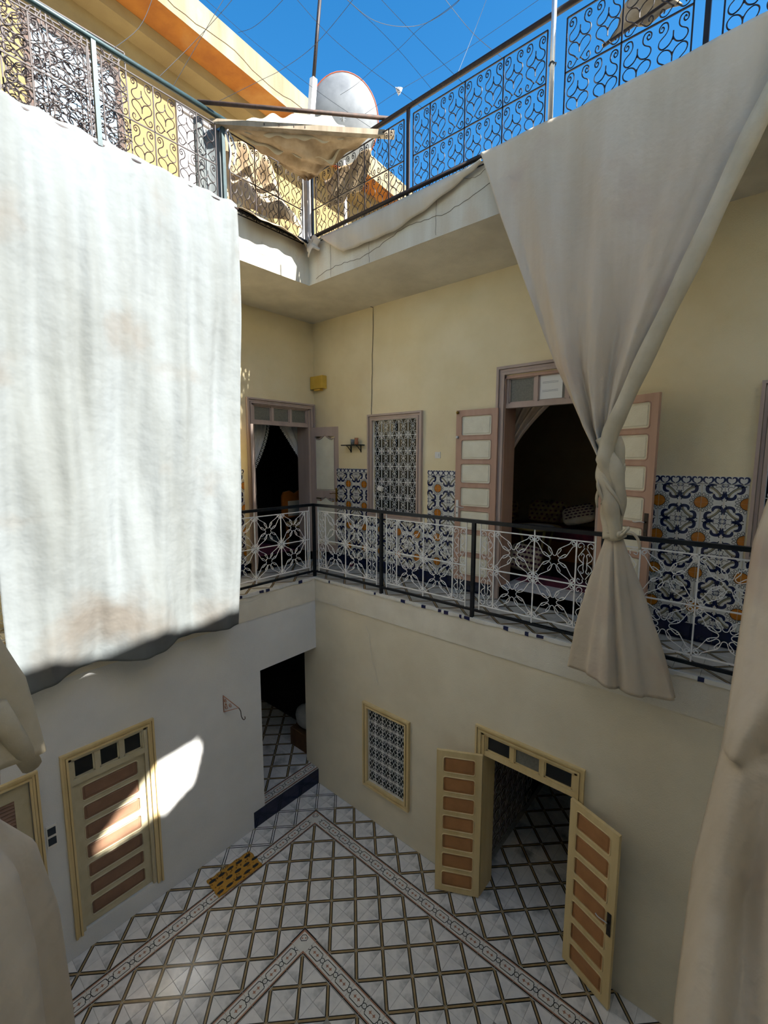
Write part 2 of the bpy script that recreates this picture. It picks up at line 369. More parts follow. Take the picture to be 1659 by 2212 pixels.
def border_tile(hx, hy):
    b = tilebase(hx, hy, 'tile_white'); q = hy-.0015; X = hx-.0016
    for s in (1, -1):
        b.fill([(-X, s*q), (-X, s*(q-.010)), (X, s*(q-.010)), (X, s*q)][::s], 'tile_black', .0003)
        b.fill([(-X, s*(q-.010)), (-X, s*(q-.024)), (X, s*(q-.024)), (X, s*(q-.010))][::s], 'tile_pink', .0003)
        b.stroke([(s*X+.024*cos(a)*-s, .024*sin(a)) for a in [-pi/2+pi*i/6 for i in range(7)]], .0075, 'tile_black', .0005)
    k = [(-X+.022, .010), (-X+.030, .022), (-X+.030, .034), (-X+.042, .047), (X-.042, .047), (X-.030, .034), (X-.030, .022), (X-.022, .010)]
    b.stroke(k, .0075, 'tile_black', .0005); b.stroke([(x, -y) for x, y in k], .0075, 'tile_black', .0005)
    star(b, -.024, 0, .022, 'tile_pink', .0005); star(b, .024, 0, .022, 'tile_pink', .0005); b.stroke([(-.022, 0), (.022, 0)], .003, 'tile_pink', .0005)
    return b
T = .2085; H = T/2
ME_T = floor_tile(H).mesh('tile'); ME_TP = floor_tile(H, True).mesh('tile'); ME_B = border_tile(H, H*.93).mesh('tile')
def inframe(x, y, z, m=30):
    d = Vector((x, y, z-CZ)); t = d.dot(FW)
    if t < .1: return None
    px = 829.5+F*d.dot(RT)/t; py = 1106-F*d.dot(UP)/t
    return t if -m < px < 1659+m and -m < py < 2212+m else None
x0, y0 = XL, YR
cand = []; border = []
for i in range(0, 30):
    for j in range(0, 22):
        cx, cy = x0+(i+.5)*T, y0-(j+.5)*T; t = inframe(cx, cy, 0)
        if t is None or cy < .2: continue
        mn = min(i, j)
        if mn in (2, 8):
            border.append((cx, cy, i, j, t)); continue
        cand.append((t, cx, cy, i, j))
cand.sort()
bulk = MB()
def addmesh(dst, src, Mx):
    me = src; o = len(dst.v); dst.v += [tuple(Mx @ v.co) for v in me.vertices]
    for p in me.polygons:
        dst.f.append([o+i for i in p.vertices]); dst.m.append(dst.mi(me.materials[p.material_index].name)); dst.sm.append(p.use_smooth)
def tilerot(i, j): return 0 if (i+j) % 2 else pi/2
for n, (t, cx, cy, i, j) in enumerate(cand):
    rz = pi/2 if (i+j) % 2 else 0
    me = ME_TP if (i < 2 and j < 9 and (i+j) < 9) or (j < 2 and i < 3) else ME_T
    if n < 300:
        put('tile', me, floor, (cx, cy, random.uniform(-.0007, .0003)), (random.uniform(-.002, .002), random.uniform(-.002, .002), rz))
    else: addmesh(bulk, me, Matrix.Translation((cx, cy, 0)) @ Matrix.Rotation(rz, 4, 'Z'))
for cx, cy, i, j, t in border:
    rz = 0 if j in (2, 8) and i > j else pi/2 if i in (2, 8) and j > i else pi/4
    if i == j:   # corner: two mitred pieces rendered by a diagonal star tile
        b = tilebase(H, H, 'tile_white'); q = H-.0015
        for a, cc in ((0, 'tile_black'), (.012, 'tile_pink')):
            w2 = .012 if a == 0 else .018
            b.fill([(-q+a, q-a), (-q+a, -q), (-q+a+w2, -q), (-q+a+w2, q-a-w2), (q, q-a-w2), (q, q-a)], cc, .0003)
            b.fill([(q-a-w2, -q), (q-a, -q), (q-a, -q+a), (q, -q+a), (q, -q+a+w2), (q-a-w2, -q+a+w2)], cc, .0003)
        b.stroke([(-.05, -.012), (-.058, .03), (-.03, .058), (.012, .05), (.02, .02), (-.02, -.02)], .0075, 'tile_black', .0005, True)
        star(b, -.034, .006, .016, 'tile_pink', .0005); star(b, -.006, .034, .016, 'tile_pink', .0005)
        put('border_tile', b.mesh('corner_tile'), floor, (cx, cy, 0))
    else: put('border_tile', ME_B, floor, (cx, cy, 0), (0, 0, rz))
    if i != j:   # slim marble slip beside the border
        pass
# rooms' floors, seen through the doors
for a0, a1, c0, c1, z in ((-2.36, .6, YR, 7.6, 0), (-8.0, XL, 2.2, 5.2, .27)):
    for i in range(int((a1-a0)/T)+1):
        for j in range(int((c1-c0)/T)+1):
            cx = (x0+(i+.5)*T+ (round((a0-x0)/T))*T) if z == 0 else a1-(i+.5)*T; cy = y0+(j+.5)*T if z == 0 else c0+(j+.5)*T
            if z and i == 0: continue
            addmesh(bulk, ME_T, Matrix.Translation((cx, cy, z)) @ Matrix.Rotation(pi/2 if (i+j+(round((a0-x0)/T)+1 if z == 0 else 0)) % 2 else 0, 4, 'Z'))
bulk.build('distant_tile', floor, kind='stuff')
# passage step
b = MB(); b.box(-8, XL-.002, 2.2, 4.57, 0, .258, 'grout'); st = b.build('doorstep', kind='structure', label='raised step of the dark corner passage with navy tiled riser', cat='building')
for k in range(6):
    cy = 4.57-(k+.5)*T
    if cy < 3.4: break
    put('border_tile', ME_B, st, (XL-H, cy, .268), (0, 0, pi/2))
    for r in range(2):
        bb = MB(); bb.box(0, .008, -H+.001, H-.001, -.062, .062, 'tile_navy'); put('riser_tile', bb.mesh('riser_tile'), st, (XL-.001, cy, .064+.127*r))
# gallery floors
ME_G = floor_tile(H, False, 'tile_plain', .034).mesh('tile'); n = 0; gb = MB()
for side in 'RL':
    for i in range(32):
        for j in range(5):
            if side == 'R': cx, cy = XL+.05+(i-4.5)*T, YR+(j+.5)*T
            else: cx, cy = XL-(j+.5)*T, YR-(i+.5)*T
            if (side == 'R' and cy > YW+.02) or (side == 'L' and cx < XW): continue
            if inframe(cx, cy, G) is None or cx > 1: continue
            put('tile', ME_G, gfloor, (cx, cy, G+.013), (0, 0, 0 if (i+j) % 2 else pi/2))
# ragged tile nosing on the slab edge
random.seed(11)
b = MB()
def nosing(P, L):
    u = 0
    while u < L:
        w_ = random.uniform(.03, .08); d = .012+.016*abs(sin(u*7))+random.uniform(0, .006); c = random.choice(['tile_white', 'tile_blue', 'tile_white', 'tile_white', 'tile_white', 'tile_white'])
        a0 = P(u, 0); a1 = P(min(u+w_, L), 0); o0 = P(u, .014); o1 = P(min(u+w_, L), .014); d2 = .012+random.uniform(0, .022)
        b.add([(a0[0], a0[1], G+.014), (a1[0], a1[1], G+.014), (o1[0], o1[1], G+.012), (o0[0], o0[1], G+.012), (o1[0], o1[1], G-d2), (o0[0], o0[1], G-d)], [(0, 1, 2, 3), (3, 2, 4, 5)], c); u += w_
nosing(lambda u, d: (XL+.01+u, YR-.012-d), 8.0); nosing(lambda u, d: (XL+.012+d, YR-.01-u), 5)
b.build('nosing', gfloor, kind='stuff')
# ------------------------------------------------- wall tiles
def sun_tile(s):
    b = tilebase(s/2, s/2, 'tile_white', .008, .0008); z = .0003; h = s/2
    A = lambda a, c: (-h+a*s, -h+c*s)
    D = lambda t, n: A((t-n)/1.41421, (t+n)/1.41421)
    q = .006
    n = 8
    def sec(r, m, zz): b.fill([A(q, q)]+[A(max(q, r*cos(pi/2*i/n)), max(q, r*sin(pi/2*i/n))) for i in range(n+1)], m, zz)
    sec(.345, 'tile_black', z); sec(.31, 'tile_orange', z*2)
    for k in range(4):
        an = pi/2*(k+.5)/4; c = (.45*cos(an), .45*sin(an))
        b.stroke([A(c[0]+.085*cos(an)*cos(t)-.062*sin(an)*sin(t), c[1]+.085*sin(an)*cos(t)+.062*cos(an)*sin(t)) for t in [2*pi*i/10 for i in range(10)]], .026*s, 'tile_black', z, True)
    for sg in (1, -1):
        P = [D(x, y*sg) for x, y in ((.74, .05), (.67, .10), (.62, .21), (.66, .33), (.78, .43), (.92, .42), (1.05, .31), (1.13, .22))]
        P = [(p.x, p.y) for p in spline([(x, y, 0) for x, y in P], 3)]
        k = len(P); b.stroke(P, [s*interp([(0, .05), (.2, .15), (.55, .17), (.8, .11), (1, .03)], i/(k-1)) for i in range(k)], 'tile_blue', z)
        b.stroke([D(x, y*sg) for x, y in ((.98, .33), (1.08, .25), (1.04, .13), (1.14, .10), (1.2, 0))], .026*s, 'tile_black', z*2)
        for u, v in ((.10, .93), (.24, .90), (.40, .92)):
            p = [(u, v), (u+.07, v-.03), (u+.10, v-.12)]
            if sg < 0: p = [(c, a) for a, c in p]
            b.stroke([A(*c) for c in p], [.045*s, .045*s, .012*s], 'tile_black', z)
    b.stroke([D(.80+.10*cos(pi/2*t), .34*sin(pi/2*t)) for t in (-1, -.6, -.3, 0, .3, .6, 1)], .085*s, 'tile_olive', z*1.5)
    b.stroke([D(.86+.10*cos(pi/2*t), .35*sin(pi/2*t)) for t in (-1, -.6, -.3, 0, .3, .6, 1)], .026*s, 'tile_black', z*2)
    b.fill([D(.70+.035*cos(t), .035*sin(t)) for t in [2*pi*i/8 for i in range(8)]], 'tile_olive', z*2)
    for n_ in (-.07, 0, .07): b.stroke([D(1.24, n_*.6), D(1.36, n_)], [.05*s, .02*s], 'tile_blue', z)
    return b
def heart_tile(wd, ht):
    b = tilebase(wd/2, ht/2, 'tile_white', .008, .0008)
    for cx in (-wd/4, wd/4):
        for sg in (1, -1):
            P = [(cx+sg*x*wd/2, y*ht) for x, y in ((.06, -.40), (.30, -.25), (.42, .05), (.34, .34), (.14, .36), (.05, .2))]
            P = [(p.x, p.y) for p in spline([(x, y, 0) for x, y in P], 3)]; k = len(P)
            b.stroke(P, [wd*interp([(0, .03), (.4, .10), (.8, .07), (1, .03)], i/(k-1)) for i in range(k)], 'tile_blue', .0003)
    b.stroke([(-wd/2+.002, -ht/2+.004), (wd/2-.002, -ht/2+.004)], .003, 'tile_black', .0003)
    return b
S_ = .1838; SH = .1805
ME_SUN = sun_tile(.182).mesh('wall_tile'); ME_HE = heart_tile(.1838, .078).mesh('frieze_tile')
bn = MB(); bn.box(-.091, .091, -.0895, .0895, -.008, 0, 'tile_navy', ch=.001); ME_N = bn.mesh('navy_tile')
def wframe(side):
    return Matrix(((1, 0, 0, 0), (0, 0, -1, 0), (0, 1, 0, 0), (0, 0, 0, 1))) if side == 'R' else Matrix(((0, 0, 1, 0), (1, 0, 0, 0), (0, 1, 0, 0), (0, 0, 0, 1)))
def dado(name, pl, segs, label):
    e = thing(name, label, 'tiles', kind='structure')
    for u0, u1, us, holes in segs:
        k0 = math.floor((u0-us)/S_)-1
        for k in range(k0, k0+60):
            ca = us+(k+.5)*S_
            if ca-S_/2 < u0-.07 or ca+S_/2 > u1+.07: continue
            for r in range(-1, 10):
                zc = 5.19-SH*(r+.5) if r >= 0 else 5.19+.04
                if r == 9 or zc < G: break
                if any(h[0] < ca < h[1] and h[2] < zc < h[3] for h in holes): continue
                if inframe(*pl.p(ca, 0, zc)) is None: continue
                # sun centres sit on corners with even k and between rows 0|1, 2|3 ...
                if r < 0: me, a = ME_HE, 0
                elif r == 8: me, a = ME_N, 0
                else:
                    left = (k % 2 == 0)      # tile lies to the right of its sun
                    up = (r % 2 == 0)        # tile lies above its sun
                    a = {(True, True): 0, (False, True): pi/2, (False, False): pi, (True, False): -pi/2}[(left, up)]; me = ME_SUN
                o = put({-1: 'frieze_tile', 8: 'skirting_tile'}.get(r, 'wall_tile'), me, e)
                o.matrix_local = Matrix.Translation(pl.p(ca, .008, zc)) @ wframe(pl.side) @ Matrix.Rotation(a if pl.side == 'R' else a, 4, 'Z')
    return e
dado('dado', RU, [(-6.30, -2.73, -3.631, [(-5.0, -3.90, 4.49, 6.2)]), (-1.35, 1.1, -.483, [(-.13, 1.1, 4.49, 6.2)])], 'sunflower patterned tile dado in blue, white and orange on the right gallery wall')
dado('dado', LU, [(1.0, 4.03, 3.97, [])], 'sunflower patterned tile dado on the left gallery wall beside the white sheet')
# ================================================= WROUGHT IRON
def iron(name, polys, r, m, sx=1, sz=1, n=4):
    "2D polylines -> tubes in the local xz plane"
    b = MB()
    for p in polys: b.tube([(x*sx, 0, z*sz) for x, z in p], r, m, n)
    return b.mesh(name)
def sm(pts, n=4): return [(p.x, p.y) for p in spline([(x, y, 0) for x, y in pts], n)]
def mir(p): return [(-x, y) for x, y in p]
def scroll_heart():
    "column motif of the roof railing, cell [-1,1]x[-1,1]"
    out = []
    c = sm([(.62, .62), (.78, .66), (.80, .80), (.62, .90), (.38, .86), (.30, .66), (.42, .50), (.76, .34), (.80, .16), (.58, .03), (.28, .07), (.09, .18), (0, .32)])
    d = sm([(0, -.32), (.09, -.18), (.28, -.07), (.58, -.03), (.82, -.16), (.76, -.36), (.40, -.54), (.06, -.76)])
    e = sm([(.10, -.70), (.42, -.92), (.70, -.92), (.84, -.80), (.74, -.66), (.58, -.72), (.62, -.82)])
    f = sm([(.30, .66), (.14, .80), (.02, .98)])
    g = sm([(.62, .62), (.54, .72), (.64, .80), (.70, .74)])
    for p in (c, d, e, g): out += [p, mir(p)]
    out += [[(0, .50), (0, .20)], [(0, -.20), (0, -.50)]]
    return out
def flower():
    "eight U shaped petals round a hollow centre, four long arms with rolled tips, cell [-1,1]^2"
    out = []
    for k in range(4):
        a = pi/2*k; R = lambda p: [(x*cos(a)-y*sin(a), x*sin(a)+y*cos(a)) for x, y in p]
        L = [(.20, 0), (.24, .08), (.36, .12), (.53, .20), (.66, .40), (.84, .70), (.95, .76), (.97, .89), (.86, .94), (.79, .87), (.86, .82)]
        out.append(R(sm([(x, -y) for x, y in L[::-1]]+L[1:], 3)))
        D = [(.25, 0), (.29, .085), (.42, .10), (.56, .13), (.60, .20), (.53, .235), (.50, .18)]; c = cos(pi/4)
        out.append(R([(x*c-y*c, x*c+y*c) for x, y in sm([(x, -y) for x, y in D[::-1]]+D[1:], 3)]))
    return out
def lozenge():
    out = []
    for s in (1, -1):
        p = sm([(.5*s, .78), (.75*s, .72), (.82*s, .86), (.5*s, .95), (.2*s, .86), (.25*s, .74)], 3); out.append(p); out.append([(x, -y) for x, y in p])
        q = [(.5*s, .78), (.1*s, .70)]; out += [[(.1*s, .72), (.78*s, .30), (.66*s, .16), (.18*s, 0)], [(.1*s, -.72), (.78*s, -.30), (.66*s, -.16), (.18*s, 0)]]
        out.append(sm([(.18*s, 0), (.22*s, .22), (.12*s, .38), (.34*s, .46), (.44*s, .36)], 3)); out.append(sm([(.18*s, 0), (.22*s, -.22), (.12*s, -.38), (.34*s, -.46), (.44*s, -.36)], 3))
    return out
def knot_grille():
    out = []
    for s in (1, -1):
        for t in (1, -1):
            out.append(sm([(.5*s, .72*t), (.60*s, .80*t), (.48*s, .88*t), (.28*s, .80*t), (.30*s, .60*t), (.60*s, .54*t), (.84*s, .70*t), (.80*s, .92*t), (.45*s, .99*t)], 3))
        out.append(sm([(.30*s, .60), (.10*s, .46), (.34*s, .34), (.42*s, .18), (.12*s, .03), (.40*s, -.12), (.40*s, -.30), (.10*s, -.46), (.30*s, -.60)], 3))
    out.append([(0, .36), (0, -.36)]); out.append([(-.14, .16), (.14, .16)])
    return out
def cross_grille():
    out = []
    for s in (1, -1):
        for t in (1, -1):
            out.append([(0, 0), (.36*s, .42*t), (.62*s, .62*t)])
            out.append(sm([(.62*s, .62*t), (.86*s, .70*t), (.86*s, .90*t), (.62*s, .92*t), (.55*s, .80*t), (.66*s, .76*t)], 3))
            out.append(sm([(.36*s, .42*t), (.24*s, .62*t), (.30*s, .84*t), (.12*s, .90*t), (.06*s, .76*t)], 3))
            out.append(sm([(.36*s, .42*t), (.60*s, .30*t), (.82*s, .36*t), (.88*s, .20*t), (.74*s, .12*t)], 3))
    return out
def place(pl, u, d, z, rot=True):
    return dict(loc=pl.p(u, d, z), rot=(0, 0, 0) if pl.side == 'R' else (0, 0, pi/2))
FL = {}
def cellmesh(kind, fn, w_, h_, r, m):
    k = (kind, round(w_, 2), round(h_, 2), m)
    if k not in FL: FL[k] = iron(kind, fn(), r, m, w_/2, h_/2)
    return FL[k]
def panel(root, pl, d, us, zs, frame, mname, r, rc, kind, tall=None, th=.012):
    "us: vertical bars, zs: horizontal bars (top to bottom)"
    b = MB(); f = lambda u, z: pl.p(u, d, z)
    for i, u in enumerate(us):
        z1, z0 = (zs[0], zs[-1]) if not (tall and i in tall) else (zs[0]+.07, zs[-1]-.06)
        b.obox(f(u, z1), f(u, z0), th, th, mname)
    for z in zs: b.obox(f(us[0], z), f(us[-1], z), th, th, mname)
    p = b.build('panel', root)
    for ua, ub, kd, k in kind:
        fn = {'flower': flower, 'lozenge': lozenge, 'scroll': scroll_heart}[kd]
        for i in range(k):
            w_ = (ub-ua)/k; uc = ua+(i+.5)*w_
            for z1, z0 in zip(zs, zs[1:]):
                me = cellmesh(kd, fn, abs(w_)*.97, (z1-z0)*.97, rc, mname)
                put(kd, me, p, **place(pl, uc, d, (z0+z1)/2))
    return p
# ---- white and black gallery railing
rr = thing('balcony_railing', 'black framed gallery railing with white scrollwork star panels around the corner', 'railing')
D0 = -.02
b = MB(); zt = 4.70
for u in (-3.974, -2.545, -1.141, .30): bb = MB(); bb.box(u-.02, u+.02, YR+.0, YR+.04, G-.0, zt, 'iron_black'); bb.build('post', rr)
bb = MB(); bb.box(XL-.04, XL, YR, YR+.04, G, zt, 'iron_black'); bb.build('post', rr)
for v in (2.98, 1.4, -.2): bb = MB(); bb.box(XL-.04, XL, v-.02, v+.02, G, zt, 'iron_black'); bb.build('post', rr)
b.box(XL-.045, 3.3, YR-.005, YR+.045, zt, zt+.04, 'iron_black'); b.box(XL-.045, XL+.005, -1.3, YR-.005, zt, zt+.04, 'iron_black'); b.build('top_rail', rr)
b = MB(); b.box(XL-.035, 3.3, YR+.005, YR+.035, 3.645, 3.675, 'iron_black'); b.box(XL-.035, XL-.005, -1.3, YR+.005, 3.645, 3.675, 'iron_black'); b.build('bottom_rail', rr)
Z3 = (4.63, 4.18, 3.735)
def rp(us, kinds, pl=RG, tall=None): panel(rr, pl, D0, us, Z3, True, 'iron_white', .006, .0042, kinds, tall)
rp((-5.277, -5.113, -4.676, -4.243, -4.058), [(-5.277, -5.113, 'lozenge', 1), (-5.113, -4.676, 'flower', 1), (-4.676, -4.243, 'flower', 1), (-4.243, -4.058, 'lozenge', 1)], tall=(0, 2, 4))
rp((-3.878, -3.701, -3.263, -2.826, -2.643), [(-3.878, -3.701, 'lozenge', 1), (-3.701, -3.263, 'flower', 1), (-3.263, -2.826, 'flower', 1), (-2.826, -2.643, 'lozenge', 1)], tall=(0, 2, 4))
rp((-2.456, -2.283, -1.822, -1.391, -1.215), [(-2.456, -2.283, 'lozenge', 1), (-2.283, -1.822, 'flower', 1), (-1.822, -1.391, 'flower', 1), (-1.391, -1.215, 'lozenge', 1)], tall=(0, 2, 4))
rp((-1.04, -.83, -.385, .06, .24), [(-1.04, -.83, 'lozenge', 1), (-.83, -.385, 'flower', 1), (-.385, .06, 'flower', 1), (.06, .24, 'lozenge', 1)], tall=(0, 2, 4))
rp((4.495, 4.458, 4.412, 3.96, 3.514, 3.07), [(3.96, 4.412, 'flower', 1), (3.514, 3.96, 'flower', 1), (3.07, 3.514, 'flower', 1)], LG, tall=(0, 4))
rp((1.32, .87, .42, -.03), [(.87, 1.32, 'flower', 1), (.42, .87, 'flower', 1), (-.03, .42, 'flower', 1)], LG)
# ---- roof railing
ur = thing('roof_railing', 'dark wrought iron roof railing with rows of heart shaped scrolls', 'railing')
UZ = (9.27, 8.835, 8.40)
def pipe(P, r, m, name='top_rail', root=None, n=8):
    b = MB(); b.tube(P, r, m, n); return b.build(name, root)
pipe([(XF, YF, 9.37), (3, YF, 9.37)], .028, 'iron_brown', root=ur); pipe([(XF, YF, 9.37), (XF, -1.2, 9.37)], .028, 'iron_green', root=ur)
pipe([(XF+.1, YF-.03, 8.47), (-2.35, YF-.03, 8.465)], .024, 'iron_brown', 'bottom_rail', ur); pipe([(XF, YF, 8.45), (XF, -1.2, 8.45)], .02, 'iron_brown', 'bottom_rail', ur)
def up(us, kinds, pl=RF): panel(ur, pl, 0, us, UZ, True, 'iron_brown' if pl is RF else 'iron_brown', .006, .0048, kinds, tall=None, th=.011)
up((-5.06, -4.98, -4.545, -4.073, -3.681, -3.454), [(-4.98, -4.545, 'scroll', 2), (-4.545, -4.073, 'scroll', 2), (-4.073, -3.681, 'scroll', 2), (-3.681, -3.454, 'scroll', 1)])
up((-3.321, -3.093, -2.66, -2.236, -1.812), [(-3.321, -3.093, 'scroll', 1), (-3.093, -2.66, 'scroll', 2), (-2.66, -2.236, 'scroll', 2), (-2.236, -1.812, 'scroll', 2)])
up((-1.64, -1.187, -.693), [(-1.64, -1.187, 'scroll', 2), (-1.187, -.693, 'scroll', 2)])
up((-.50, -.05, .40), [(-.50, -.05, 'scroll', 2), (-.05, .40, 'scroll', 2)])
up((4.30, 3.90, 3.55, 3.20), [(3.90, 4.30, 'scroll', 2), (3.55, 3.90, 'scroll', 2), (3.20, 3.55, 'scroll', 2)], LF)
up((3.029, 2.803, 2.338, 1.86), [(2.803, 3.029, 'scroll', 1), (2.338, 2.803, 'scroll', 2), (1.86, 2.338, 'scroll', 2)], LF)
up((1.74, 1.30, .86, .42), [(1.30, 1.74, 'scroll', 2), (.86, 1.30, 'scroll', 2), (.42, .86, 'scroll', 2)], LF)
for pos, r, zt_, m in (((-3.394, YF), .016, 9.36, 'iron_brown'), ((-.60, YF), .018, 9.36, 'iron_brown'), ((XF, 1.80), .02, 9.36, 'iron_green'), ((XF, 3.12), .02, 9.36, 'iron_green'), ((XF+.10, YF), .014, 9.36, 'iron_black')):
    bb = MB(); bb.box(pos[0]-r, pos[0]+r, pos[1]-r, pos[1]+r, ZT, zt_, m); bb.build('post', ur)
bb = MB(); bb.box(XF-.035, XF+.035, YF-.035, YF+.035, ZT, 9.34, 'frame_grey'); tag(bb.build('post', ur), 'pale grey square corner post')
# galvanised pole through the right railing
b = MB(); b.tube([(-1.74, YF-.045, ZT), (-1.745, YF-.045, 9.4), (-1.76, YF-.045, 11.0)], .022, 'silver', 8); t_ = b.build('pole'); tag(t_, 'thin galvanised pole rising through the right roof railing', 'pole')
bb = MB(); bb.tube([(-1.74+.03*cos(a), YF-.045+.03*sin(a), 8.93+.01*sin(3*a)) for a in [i*pi/5 for i in range(11)]], .006, 'wire', 4); bb.build('clamp', t_)
# ================================================= DOORS AND WINDOWS
def molding(root, pl, u0, u1, z0, z1, w_, m, steps=3, bottom=True, d=.02, name='frame'):
    b = MB()
    for k in range(steps):
        a = w_*k/steps; c = w_*(k+1)/steps; dd = d*(1+.9*(steps-k-1 if steps > 2 else k)) if k else d*2.6
        dd = [d*2.4, d*1.4, d*2.0, d*.8][k % 4]; g = .004
        pl.box(b, u0+a, u0+c-g, 0, dd, z0+(a if bottom else 0), z1-a, m); pl.box(b, u1-c+g, u1-a, 0, dd, z0+(a if bottom else 0), z1-a, m)
        pl.box(b, u0+c-g, u1-c+g, 0, dd, z1-c+g, z1-a, m)
        if bottom: pl.box(b, u0+c-g, u1-c+g, 0, dd, z0+a, z0+c-g, m)
    return b.build(name, root)
def lining(root, pl, u0, u1, z0, z1, m, d0=-.30, d1=.012, t=.035, bottom=False):
    b = MB(); pl.box(b, u0, u0+t, d0, d1, z0, z1, m); pl.box(b, u1-t, u1, d0, d1, z0, z1, m); pl.box(b, u0, u1, d0, d1, z1-t, z1, m)
    if bottom: pl.box(b, u0, u1, d0, d1, z0, z0+t, m)
    return b.build('jamb', root)
def transom(root, pl, u0, u1, z0, z1, m, panes, glass, d=-.03, bar=.045):
    b = MB(); n = len(panes); t = .05
    pl.box(b, u0, u1, d-.045, d+.03, z0, z0+t*1.2, m); pl.box(b, u0, u1, d-.03, d+.02, z1-t, z1, m)
    w_ = (u1-u0-bar)/n
    for i in range(n+1): pl.box(b, u0+i*w_, u0+i*w_+bar, d-.03, d+.02, z0+t, z1-t, m)
    for i in range(n):
        a, c = u0+i*w_+bar, u0+(i+1)*w_; h = .016
        for (p, q, r_, s_) in ((a, a+h, z0+t, z1-t), (c-h, c, z0+t, z1-t), (a, c, z1-t-h, z1-t), (a, c, z0+t*1.2, z0+t*1.2+h)): pl.box(b, p, q, d-.02, d+.008, r_, s_, m)
    tr = b.build('transom', root)
    for i in range(n):
        bb = MB(); pl.box(bb, u0+i*w_+bar*.9, u0+(i+1)*w_+bar*.1, d-.012, d-.006, z0+t, z1-t, glass[i]); bb.build('pane', tr)
    return tr
def rrect(x0, x1, z0, z1, r, n=4, arch=False):
    P = []
    for cx, cz, a0 in ((x1-r, z1-r, 0), (x0+r, z1-r, pi/2), (x0+r, z0+r, pi), (x1-r, z0+r, 3*pi/2)):
        P += [(cx+r*cos(a0+pi/2*i/n), cz+r*sin(a0+pi/2*i/n)) for i in range(n+1)]
    return P
def leaf(root, loc, rz, w_, h_, n, fm, pm, hand=None, flip=1, arch=False, t=.035, label=None, rim=None, tall=False):
    "door leaf: hinge at local x=0, runs along +x"
    e = MB(); st = .085; rl = .062
    e.box(0, st, -t/2, t/2, 0, h_, fm); e.box(w_-st, w_, -t/2, t/2, 0, h_, fm)
    if arch: zs = [(.14, h_*.44), (h_*.50, h_-.16)]
    else:
        ph = (h_-rl*1.3*2-(n-1)*rl)/n; zs = [(rl*1.3+i*(ph+rl), rl*1.3+i*(ph+rl)+ph) for i in range(n)]
    edges = [0]+[z for p in zs for z in p]+[h_]
    for a, c in zip(edges[::2], edges[1::2]): e.box(st, w_-st, -t/2, t/2, a, c, fm)
    P = []
    for z0, z1 in zs:      # rounded rim moulding on both faces
        for sg in (1, -1):
            if arch:
                xm = w_/2; wv = [(st+.01, z0+.02), (st+.01, z1-.03)]+[(lerp(st+.01, xm, k), z1-.03-.02*sin(k*pi*1.2)+.07*max(0, k-.35)) for k in (.12, .28, .45, .7, .9, 1)]
                o = wv+[(w_-x, z) for x, z in wv[::-1]]
            else: o = rrect(st-.004, w_-st+.004, z0-.004, z1+.004, .03)
            e.tube([(x, sg*(t/2-.001), z) for x, z in o], .0085, rim or fm, 4, closed=True)
    L = e.build('leaf', root, loc, (0, 0, rz), label=label)
    for z0, z1 in zs:
        b = MB()
        if arch:
            xm = w_/2; wv = [(st, z0), (st, z1-.05)]+[(lerp(st+.01, xm, k), z1-.05-.02*sin(k*pi*1.2)+.07*max(0, k-.35)) for k in (.12, .28, .45, .7, .9, 1)]
            o = wv+[(w_-x, z) for x, z in wv[::-1]]; k = len(o)
            b.add([(x, -.011, z) for x, z in o]+[(x, .011, z) for x, z in o], [tuple(range(k)), tuple(range(k, 2*k))[::-1]]+[(i, (i+1) % k, k+(i+1) % k, k+i) for i in range(k)], pm)
            bb = MB(); bb.box(st, w_-st, -.013, .013, z1-.09, z1, fm)
        else:
            b.box(st, w_-st, -.006, .006, z0, z1, pm)
            for sg in (1, -1):
                o = rrect(st+.022, w_-st-.022, z0+.02, z1-.02, .012); i2 = rrect(st+.03, w_-st-.03, z0+.028, z1-.028, .01); k = len(o)
                b.add([(x, sg*.006, z) for x, z in o]+[(x, sg*.012, z) for x, z in i2], [(i, (i+1) % k, k+(i+1) % k, k+i) for i in range(k)]+[tuple(range(k, 2*k))], pm)
        b.build('panel', L)
    if hand:
        x, z, sd, mm = hand
        b = MB(); y = sd*t/2
        b.box(x-.02, x+.02, y, y+sd*.008, z-.12, z+.12, mm); b.box(x-.008, x+.008, y, y+sd*.03, z+.02, z+.036, mm)
        lv = -1 if x > w_/2 else 1
        b.tube(spline([(x, y+sd*.03, z+.028), (x+lv*.04, y+sd*.045, z+.034), (x+lv*.09, y+sd*.045, z+.022), (x+lv*.12, y+sd*.042, z+.03)], 3), .0065, 'silver' if mm == 'lock_dark' else mm, 5)
        b.box(x-.006, x+.006, y, y+sd*.01, z-.07, z-.05, 'tile_black'); b.build('handle', L)
    return L
